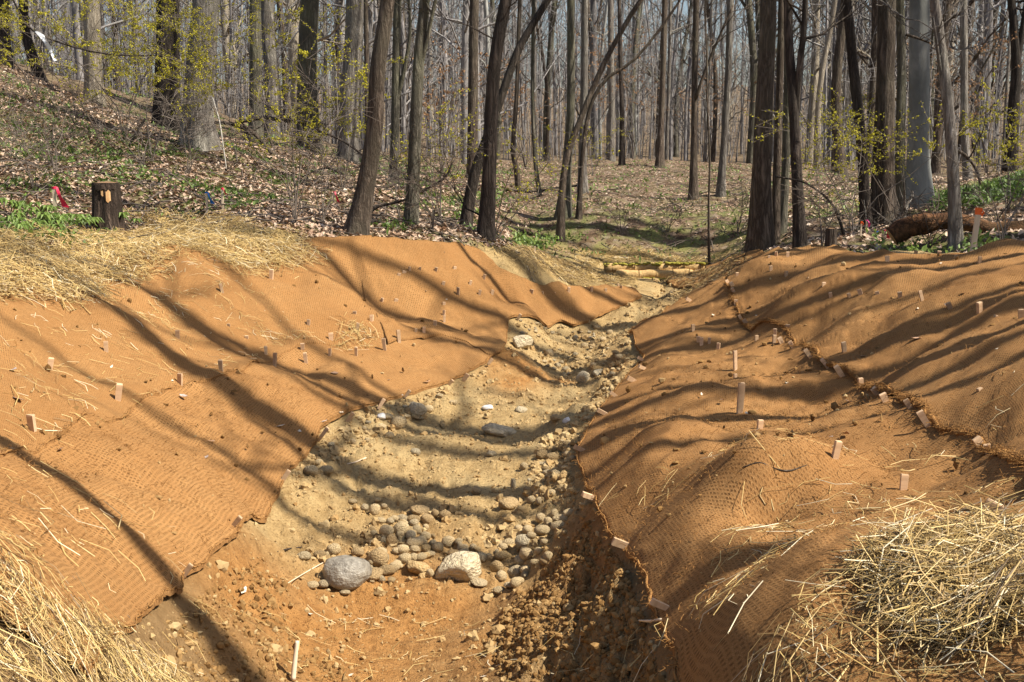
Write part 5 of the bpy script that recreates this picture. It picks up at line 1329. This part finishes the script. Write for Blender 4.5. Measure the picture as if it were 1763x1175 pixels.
for i, (u, v, d, s, nst, nb, lab) in enumerate([
    (60, 140, 20, 2.4, 8, 900, 'budding shrub at the top of the left slope beside the white ribbon'),
    (130, 190, 18.5, 2.6, 8, 1000, 'budding shrub before the pale cream trunk'),
    (215, 230, 18, 2.5, 9, 1100, 'budding shrub left of the thick dark trunk'),
    (262, 288, 16.5, 2.4, 8, 900, 'budding shrub in front of the thick dark trunk'),
    (410, 300, 18, 2.3, 7, 650, 'budding shrub behind the white peeled sapling'),
    (505, 345, 14.8, 2.0, 7, 600, 'budding shrub with spindly stems above the straw band'),
    (590, 330, 17, 1.6, 6, 450, 'budding shrub low behind the curved brown tree'),
    (760, 385, 14.6, 1.5, 6, 150, 'budding shrub left of the dark crossed trunk'),
    (850, 400, 14.2, 1.6, 5, 150, 'budding shrub around the dark crossed trunk'),
    (1470, 410, 13.8, 1.9, 5, 420, 'budding shrub by the brush pile on the right bank'),
    (1545, 385, 14.3, 1.8, 5, 360, 'budding shrub before the smooth beech'),
    (1735, 370, 14.5, 1.5, 7, 420, 'budding shrub on the ivy hump'),
    (1020, 300, 27, 1.3, 4, 160, 'small budding shrub on the knoll')]):
    shrub(u, v, d, lab, s, max(4, nst - 3), int(nb * 3.8), m_bud, SB, seed=i, bsize=.0155, spread=1.0, rmax=.009)
for i, (u, v, d, s, lab) in enumerate([(1000, 285, 34, 3.6, 'young beech with tan dead leaves left on the knoll crest'), (1090, 282, 38, 3.8, 'young beech with tan dead leaves right behind the thin dark tree'), (905, 300, 29, 2.8, 'young beech with tan dead leaves behind the bent foot tree'),
                                       (1215, 283, 38, 3.2, 'young beech with pinkish dead leaves behind the branched tree'), (1700, 305, 26, 3.0, 'young beech with tan dead leaves beyond the ivy hump'), (760, 300, 25, 2.4, 'young beech with tan dead leaves behind the greenish tree'), (1790, 300, 30, 3.5, 'young beech with tan dead leaves at the end of the ivy hump')]):
    shrub(u, v, d, lab, s, 4, 420, m_tan, 'young beeches keeping dead leaves', seed=50 + i, name='young_beech', bsize=.035, cat='tree', spread=.55, rmax=.02)
# leafless saplings / brambles on the slope
for i, (u, v, d, s, lab) in enumerate([(60, 330, None, 1.1, 'bare twiggy sapling left of the red ribbon on the left slope'), (95, 300, None, 1.2, 'bare twiggy sapling above the red ribbon on the left slope'), (175, 250, None, 1.2, 'bare twiggy sapling halfway up the left slope'), (245, 290, None, 1.0, 'bare twiggy sapling under the thick dark trunk'), (325, 300, None, 1.0, 'bare twiggy sapling at the foot of the pale grey oak'),
                                       (508, 385, None, 1.5, 'bare sapling with thin straight stems by the straw band'), (555, 385, None, 1.0, 'bare twiggy sapling left of the curved brown tree'), (745, 400, None, 1.0, 'bare twiggy shrub between the greenish and dark trees'), (690, 380, None, .9, 'bare twiggy shrub at the foot of the greenish tree'),
                                       (1415, 425, None, .9, 'bare thorny twigs beside the small stump'), (1600, 428, None, .6, 'bare twigs in front of the fallen log'), (1725, 420, None, .8, 'bare twigs right of the orange topped lath'), (1270, 400, None, .9, 'bare sapling left of the thick brown trunk'), (1150, 400, None, .6, 'bare low twigs on the knoll foot'), (1070, 405, None, .6, 'dead twig clump on the knoll foot')]):
    shrub(u, v, d, lab, s, 5, 12, m_bud, 'bare saplings on the woodland floor', seed=80 + i, name='bare_sapling', bsize=.008, rmax=.008)

# ------------------------------------------------------------------ logs and branches
def px_tube(name, pts, d, label, mat, cat, group=None, sides=8, on_ground=False, twigs=0, seed=0, ends=None, bumpy=.12):
    rg = np.random.default_rng(3000 + seed)
    d0 = d if d is not None else hit(pts[0][0], pts[0][1], H)[1]
    d1 = d0 if not isinstance(d, tuple) else None
    n = len(pts)
    ds = np.full(n, d0) if not isinstance(d, tuple) else np.linspace(d[0], d[1], n)
    P = np.array([at_y(u, v, y) for (u, v, w), y in zip(pts, ds)]); R = np.array([w * y / F / 2 for (u, v, w), y in zip(pts, ds)])
    if on_ground: P[:, 2] = H(P[:, 0], P[:, 1]) + R * .8
    base = P[0].copy()
    Ps, q = resample(P - base, max(14, n * 6)); Rs = np.interp(q, np.linspace(0, q[-1], n), R) * (1 + bumpy * fbm(q * 6, q * 0, seed, 3))
    root = empty(name, base, label, cat, group)
    mb = MB(); mb.tubes(Ps, Rs, sides); link('wood', mb.mesh('wood', [mat], True), root)
    if ends is not None:
        t = Ps[0] - Ps[1]; t /= np.linalg.norm(t)
        mb = MB(); mb.tubes(np.stack([Ps[0] - t * .01, Ps[0] + t * .004]), np.array([Rs[0] * .97, Rs[0] * .9]), sides); link('cut_end', mb.mesh('cut_end', [ends], False), root)
    if twigs:
        mb = MB(); branch_set(mb, Ps, Rs, rg, twigs, .25, .98, .55, 3, 0, .3, r1=.5, thin=.0025)
        link('twigs', mb.mesh('twigs', [mat], True), root)
    return root
px_tube('fallen_log', [(1535, 408, 40), (1560, 393, 38), (1600, 384, 33), (1640, 381, 32), (1680, 388, 30), (1715, 397, 32), (1763, 398, 40), (1830, 392, 44)], (11.6, 11.5), 'long arched rusty fallen log behind the tall tan lath', m_logbark, 'log', None, 14, ends=m_cut, seed=1, bumpy=.25)
px_tube('fallen_log', [(1655, 337, 9), (1690, 324, 9), (1730, 312, 9), (1763, 302, 9), (1850, 280, 9)], 20.2, 'thin sunlit fallen trunk along the crest of the ivy hump', BK['pale'], 'log', None, 8, seed=2)
px_tube('broken_snag', [(1543, 388, 18), (1556, 368, 14), (1561, 352, 8), (1562, 341, 3)], 13.6, 'pale jagged snag sticking up behind the fallen log', BK['grey'], 'snag', None, 9, seed=3, twigs=3)
px_tube('fallen_log', [(1430, 424, 12), (1460, 425, 13), (1505, 424, 12)], 13.0, 'short dark log at the foot of the small stump', BK['dark'], 'log', None, 9, seed=4, ends=m_cut)
for i, (p, dd, lab) in enumerate([
    ([(1455, 412, 4), (1500, 400, 3), (1550, 372, 2)], 13.2, 'grey branch rising right in the brush pile'), ([(1470, 420, 5), (1520, 412, 4), (1545, 400, 3)], 12.9, 'orange brown branch at the front of the brush pile'), ([(1450, 405, 3), (1490, 398, 3), (1530, 385, 2)], 13.6, 'thin branch at the back of the brush pile'),
    ([(1480, 425, 4), (1520, 418, 3), (1560, 420, 2)], 12.6, 'low branch lying along the front of the brush pile'), ([(1690, 430, 3), (1700, 405, 3), (1722, 372, 2), (1745, 340, 2)], 11.8, 'pale stick leaning up beside the tall tan lath'), ([(1445, 395, 3), (1480, 390, 2), (1520, 392, 2)], 13.9, 'thin grey stick across the brush pile'),
    ([(1510, 415, 4), (1528, 395, 3), (1540, 378, 2)], 12.8, 'splintered pale stick against the fallen log'), ([(1590, 432, 2), (1578, 412, 2), (1565, 398, 1.5)], 12.0, 'thin green stick before the fallen log')]):
    px_tube('dead_branch', p, dd, lab, BK['grey'] if i % 2 else BK['brown'], 'branch', 'branches of the brush pile', 6, twigs=4, seed=10 + i)
for i, (p, dd, mat, tw, lab) in enumerate([
    ([(370, 211, 6), (400, 214, 8), (436, 229, 8), (468, 265, 5)], 18, 'brown', 5, 'thick dead branch arching down right of the pale grey oak'),
    ([(405, 212, 5), (450, 204, 8), (493, 208, 7), (560, 215, 4)], 20, 'dark', 4, 'level dead branch between the oak and the thick trunk'),
    ([(545, 224, 4), (590, 243, 4), (628, 270, 3)], 16.5, 'dark', 4, 'dark drooping branch reaching the curved brown tree'),
    ([(626, 380, 5), (650, 357, 5), (700, 343, 4), (764, 307, 4), (779, 279, 3)], 13.2, 'dark', 6, 'dark curved branch sweeping right from the curved brown tree'),
    ([(650, 322, 5), (700, 324, 5), (755, 328, 4)], 18.4, 'grey', 4, 'grey fallen branch lying behind the greenish tree'),
    ([(736, 394, 8), (760, 404, 9), (790, 420, 9)], 13.2, 'brown', 3, 'fallen limb pointing down at the top edge of the spur mat'),
    ([(742, 398, 5), (765, 396, 5), (778, 386, 4)], 13.4, 'grey', 3, 'pale broken limb above the spur mat'),
    ([(1335, 304, 3), (1385, 315, 3), (1425, 343, 4), (1445, 378, 5), (1456, 420, 6)], 13.3, 'dark', 4, 'dark arching branch bending down to the small stump'),
    ([(1640, 255, 5), (1662, 268, 6), (1680, 290, 5), (1688, 318, 4)], 12.2, 'brown', 3, 'broken limb hanging right of the leaning peeled trunk'),
    ([(870, 327, 4), (920, 330, 4), (960, 324, 4), (1012, 318, 3)], 22, 'dark', 3, 'dark fallen pole lying across the knoll'),
    ([(815, 418, 5), (840, 428, 5), (875, 445, 4)], 13.6, 'dark', 3, 'fallen stick running down from the dark crossed trunk'),
    ([(0, 365, 5), (30, 375, 5), (62, 378, 4)], 12, 'dark', 2, 'dark rotten stick lying in the green plants'),
    ([(250, 205, 4), (215, 262, 4), (190, 290, 3)], 17.5, 'dark', 4, 'dark slanting branch below the thick dark trunk'),
    ([(10, -30, 3), (30, 15, 3), (58, 54, 3), (130, 82, 3), (200, 95, 2.5), (280, 96, 2)], 17, 'dark', 6, 'long drooping branch carrying the white ribbon'),
    ([(590, 300, 4), (560, 290, 3), (520, 305, 2)], 17, 'dark', 4, 'thin dark branch low on the left slope'),
    ([(1560, 60, 5), (1580, 66, 4), (1600, 74, 3)], 15.8, 'brown', 3, 'short stub branch beside the smooth beech')]):
    px_tube('dead_branch', p, dd, lab, BK[mat], 'branch', 'dead branches in the wood', 7, twigs=tw, seed=40 + i)
px_tube('peeled_sapling', [(390, 292, 1.8), (384, 250, 2), (378, 210, 2.4), (371, 186, 2.4), (366, 168, 2)], 16.4, 'thin white peeled sapling bending left before the oak', simple_mat('peeled_wood', (.40, .37, .32), (.58, .55, .49), 20), 'sapling', None, 7, seed=70)
# twigs on the mats
for i, (p, lab) in enumerate([([(1278, 806, 2), (1307, 798, 2.6), (1335, 809, 3), (1360, 812, 3), (1389, 802, 2)], 'thin curved twig lying on the right shelf mat'), ([(400, 517, 2), (425, 530, 2.4), (440, 545, 2), (458, 560, 1.6)], 'thin crooked twig lying on the upper left mat'),
                              ([(598, 800, 2), (612, 797, 2.5), (630, 790, 3)], 'short pale stick lying on the bed below the left mat'), ([(505, 1175, 10), (511, 1150, 9), (516, 1120, 7)], 'thick pale stick standing out of the soil at the near end'),
                              ([(496, 1005, 2), (528, 986, 2.2), (560, 968, 2.2)], 'straight pale reed leaning against the grey boulder'), ([(1100, 1070, 3), (1118, 1072, 5), (1138, 1069, 5)], 'short pale splinter at the right mat edge'), ([(478, 951, 2), (500, 946, 3), (520, 943, 2)], 'dark red stick near the grey boulder')]):
    p3 = np.array([surf_pt(u, v) for u, v, w in p]); R = np.array([w for _, _, w in p]) * p3[:, 1] / F / 2
    p3[:, 2] += R
    if i == 3: p3 = np.array([p3[0], p3[0] + [.004, .03, .07], p3[0] + [.012, .05, .15]])
    base = p3[0].copy(); Ps, q = resample(p3 - base, 16); mb = MB(); mb.tubes(Ps, np.interp(q, np.linspace(0, q[-1], len(R)), R), 7)
    o = link('twig', mb.mesh('twig', [m_lath if i in (2, 3, 4, 5) else BK['brown']], True), None, base); tag(o, lab, 'twig', 'twigs lying on mats and bed')

# ------------------------------------------------------------------ coir logs
for i, (v, r, lab) in enumerate([(474, 8.5, 'lower coir log across the channel'), (463, 8.5, 'upper coir log with a mossy top across the channel')]):
    u0, u1 = (1060 if i == 0 else 1040), (1195 if i == 0 else 1215)
    d = 16.15 + .1 * i; k = d / F
    a = at_y(u0, v, d); b_ = at_y(u1, v - 2, d)
    root = empty('coir_log', a, lab, 'coir log', 'coir logs across the channel')
    s = np.linspace(0, 1, 40)[:, None]; P = (b_ - a) * s; P[:, 2] += .008 * np.sin(s[:, 0] * 17); R = np.full(40, r * k) * (1 + .05 * np.sin(s[:, 0] * 30)); R[0] *= .7; R[-1] *= .7
    mb = MB(); mb.tubes(P, R, 14); cro = link('coir_roll', mb.mesh('coir_roll', [m_coir], True), root)
    rg = np.random.default_rng(i)
    n = 110; t = rg.random(n); p = (b_ - a) * t[:, None] + np.stack([rg.normal(0, .01, n), rg.normal(-.02, .03, n), r * k * (.92 if i else -.7) + rg.normal(0, .008, n)], 1)
    mb = MB(); 
    for q in p: mb.add(IV1 * np.array([.035, .025, .014]) * rg.uniform(.6, 1.4) + q, None, IT1)
    ob = link('moss_tufts', mb.mesh('moss_tufts', [m_moss], True), cro); ob['kind'] = 'stuff'
    mb = MB()
    for t in np.linspace(.08, .94, 5):
        c = (b_ - a) * t; th = np.linspace(0, 2 * np.pi, 13)
        mb.tubes(np.stack([c[0] + 0 * th, c[1] + np.cos(th) * r * k * 1.04, c[2] + np.sin(th) * r * k * 1.04], 1), np.full(13, .0035), 4, cap=False)
    link('binding_twine', mb.mesh('binding_twine', [m_twine], True), cro)

# ------------------------------------------------------------------ white ribbon
s = np.linspace(0, 1, 14)
uu = np.interp(s, [0, .35, .7, 1], [60, 75, 84, 93]); vv = np.interp(s, [0, .35, .7, 1], [55, 72, 86, 106]); wd = np.interp(s, [0, .2, .5, 1], [3, 6, 5, 4]) + 2 * np.sin(s * 13)
A = np.array([at_y(a, c, 16.9) for a, c in zip(uu, vv)]); B = A + np.stack([wd * 16.9 / F, .03 * np.sin(s * 9), wd * .4 * 16.9 / F], 1)
V = np.concatenate([A, B, A + [0, .003, 0], B + [0, .003, 0]]); n = 14
Q = [x for i in range(n - 1) for x in ([i, i + 1, n + i + 1, n + i], [2 * n + i, 3 * n + i, 3 * n + i + 1, 2 * n + i + 1])]
mb = MB(); mb.add(V - A[0], Q); o = link('plastic_ribbon', mb.mesh('plastic_ribbon', [m_white], True), None, A[0]); tag(o, 'twisted white plastic ribbon hanging from a branch at the left', 'ribbon')

# ------------------------------------------------------------------ leafy plants by the stump
rp = np.random.default_rng(55)
def leafy(u, v, s, label):
    p = hit(u, v, H); root = empty('leafy_plant', p, label, 'plant', 'leafy green plants by the stump')
    mb = MB(); ms = MB(); nst = int(rp.integers(3, 6))
    for j in range(nst):
        a = rp.uniform(0, 6.3); top = np.array([np.cos(a) * s * .5, np.sin(a) * s * .5, s * rp.uniform(.7, 1.2)])
        ms.tubes(np.array([[0, 0, -.02], top * [.5, .5, .6], top]), np.array([.004, .003, .002]), 4, cap=False)
        for q in range(7):
            b_ = q / 7 * 6.283 + rp.uniform(-.2, .2); L = s * rp.uniform(.45, .65); dx = np.array([np.cos(b_), np.sin(b_), 0]); dn = np.array([-np.sin(b_), np.cos(b_), 0]) * L * .17
            m1 = top + dx * L * .5 + [0, 0, .02 * s]; e = top + dx * L * .95 - [0, 0, L * .55]
            mb.add([top, m1 - dn, m1 + dn, m1 + [0, 0, -.015], e], None, [[0, 1, 3], [0, 3, 2], [1, 4, 3], [3, 4, 2]], rp.uniform(.45, 1))
    link('stems', ms.mesh('stems', [m_twig], True), root)
    ob = link('leaves', mb.mesh('leaves', [m_green], False, 'tint'), root); ob['kind'] = 'stuff'
spots = [(30, 400), (48, 378), (62, 395), (75, 405), (88, 398), (55, 415), (90, 412), (15, 372), (70, 382), (40, 388), (130, 398), (145, 404), (160, 402), (118, 405), (222, 398), (25, 412), (100, 402), (82, 385)]
for i, (u, v) in enumerate(spots):
    w = 'right of the stump' if u > 200 else ('between the red ribbon and the stump' if u > 105 else ('around the red ribboned lath' if u > 65 else 'in the bright patch left of the red ribbon'))
    leafy(u, v, .17, f'drooping bright green plant {w}')

# ------------------------------------------------------------------ single fallen leaves and chips on the mats
def leaf_mesh(seed, mat):
    rg = np.random.default_rng(seed); n = 9; th = np.linspace(0, 2 * np.pi, n, endpoint=False)
    rr = (1 + .35 * np.cos(th * 5 + .4) * .5) * rg.uniform(.8, 1.1, n); x = np.cos(th) * rr; y = np.sin(th) * rr * .6
    z = .35 * y ** 2 + .25 * x ** 2 * rg.uniform(.2, 1) + rg.normal(0, .05, n)
    V = np.vstack([np.stack([x, y, z], 1), [[0, 0, .0]]]); V2 = V.copy(); V2[:, 2] -= .03
    T = [[i, (i + 1) % n, n] for i in range(n)]; T2 = [[c + n + 1 for c in t[::-1]] for t in T]
    Q = [[i, i + n + 1, (i + 1) % n + n + 1, (i + 1) % n] for i in range(n)]
    return mesh_np('fallen_leaf', np.vstack([V, V2]), Q, T + T2, [mat], False)
LEAF = {'brown': [leaf_mesh(i, m_leafd) for i in range(3)], 'grey': [leaf_mesh(10 + i, m_leafg) for i in range(3)], 'chip': [leaf_mesh(20 + i, m_chip) for i in range(3)]}
lf = np.random.default_rng(8)
def leaf(u, v, w, kind, label, group='leaves and chips lying on the mats'):
    p = surf_pt(u, v); o = link('fallen_leaf', LEAF[kind][int(lf.integers(3))], None, p + np.array([0, 0, .008]))
    s = w * p[1] / F / 2; o.scale = (s, s, s); o.rotation_euler = (lf.uniform(-.3, .5), lf.uniform(-.4, .4), lf.uniform(0, 6.3))
    if kind == 'chip': o.scale = (s, s * .7, s * .6)
    tag(o, label, 'leaf' if kind != 'chip' else 'wood chip', group)
for u, v, w, k, lab in [(103, 778, 26, 'brown', 'large russet leaf on the left mat near its seam'), (30, 690, 26, 'grey', 'large curled grey leaf at the left mat edge'), (22, 640, 24, 'grey', 'folded grey leaf above the large curled grey leaf'), (355, 790, 13, 'grey', 'small mauve leaf low on the left mat'), (363, 762, 16, 'brown', 'ragged brown leaf above the small mauve leaf'),
                        (316, 684, 18, 'grey', 'grey leaf just below the left seam'), (480, 736, 20, 'chip', 'white chip low on the left mat, first of two'), (515, 744, 14, 'chip', 'white chip low on the left mat, second of two'), (588, 712, 16, 'chip', 'pale chip by the left mat edge'), (557, 728, 15, 'grey', 'bluish leaf standing at the left mat edge'), (296, 657, 12, 'chip', 'pale chip by the left seam'), (192, 634, 10, 'chip', 'small pale chip on the upper left mat'),
                        (576, 644, 14, 'brown', 'curled brown leaf on the left shelf'), (20, 775, 12, 'chip', 'pale chip at the left end of the seam'), (1580, 585, 30, 'brown', 'curled brown leaf standing in for a dark tear in the upper right mat'), (1598, 558, 12, 'chip', 'white chip beside the stand-in for the dark mat tear'), (1582, 533, 14, 'chip', 'white chip above the stand-in for the dark mat tear'), (1632, 530, 14, 'grey', 'grey leaf on the upper right mat'),  # the curled piece is added in place of a dark tear in the mat
                        (1457, 750, 24, 'brown', 'dark leaf clump on the right shelf'), (1431, 755, 10, 'grey', 'small grey leaf beside the dark leaf clump'), (1285, 714, 16, 'chip', 'pale chip on the right shelf by the tall stake'), (1356, 662, 12, 'chip', 'white chip in the middle of the right shelf'), (1208, 681, 9, 'chip', 'tiny pale chip on the right shelf'), (1244, 691, 12, 'brown', 'brown flake on the right shelf'), (1460, 693, 16, 'brown', 'brown leaf below the ragged seam'),
                        (1488, 616, 14, 'grey', 'grey leaf just above the ragged seam'), (1560, 620, 12, 'grey', 'pale grey leaf on the middle of the upper right mat'), (1718, 640, 14, 'grey', 'blue grey leaf low on the upper right mat'), (1720, 603, 12, 'chip', 'pale chip at the right side of the upper right mat'), (1407, 532, 8, 'chip', 'tiny white chip on the far upper right mat'), (1396, 552, 8, 'chip', 'tiny white chip near the seam corner'), (1304, 545, 8, 'chip', 'white chip in the seam corner'), (1228, 544, 8, 'chip', 'white speck on the right mat near the channel'),
                        (1620, 455, 10, 'chip', 'flat white chip near the crest of the upper right mat'), (1657, 508, 10, 'brown', 'brown leaf near the right edge of the upper right mat'), (530, 950, 14, 'chip', 'white shard standing beside the grey boulder'), (420, 1020, 22, 'chip', 'long white husk on the bare soil left of the grey boulder'), (920, 1105, 16, 'chip', 'pale husk on the crumbly right slope'), (604, 1165, 12, 'chip', 'white chip at the near end of the bed'), (832, 1168, 16, 'chip', 'pale husk at the near end of the bed'), (535, 1060, 12, 'chip', 'white chip beside the dark hole'),
                        (768, 517, 7, 'chip', 'pale chip on the spur mat, first of two'), (733, 502, 9, 'chip', 'pale chip on the spur mat, second of two'), (665, 478, 7, 'chip', 'pale chip high on the spur mat'), (738, 655, 8, 'chip', 'pale chip above the mat edge'), (735, 659, 14, 'brown', 'brown flake at the mat edge'), (693, 682, 8, 'chip', 'pale chip low on the left mat'), (670, 656, 10, 'chip', 'pale chip on the left mat')]:
    leaf(u, v, w, k, lab)
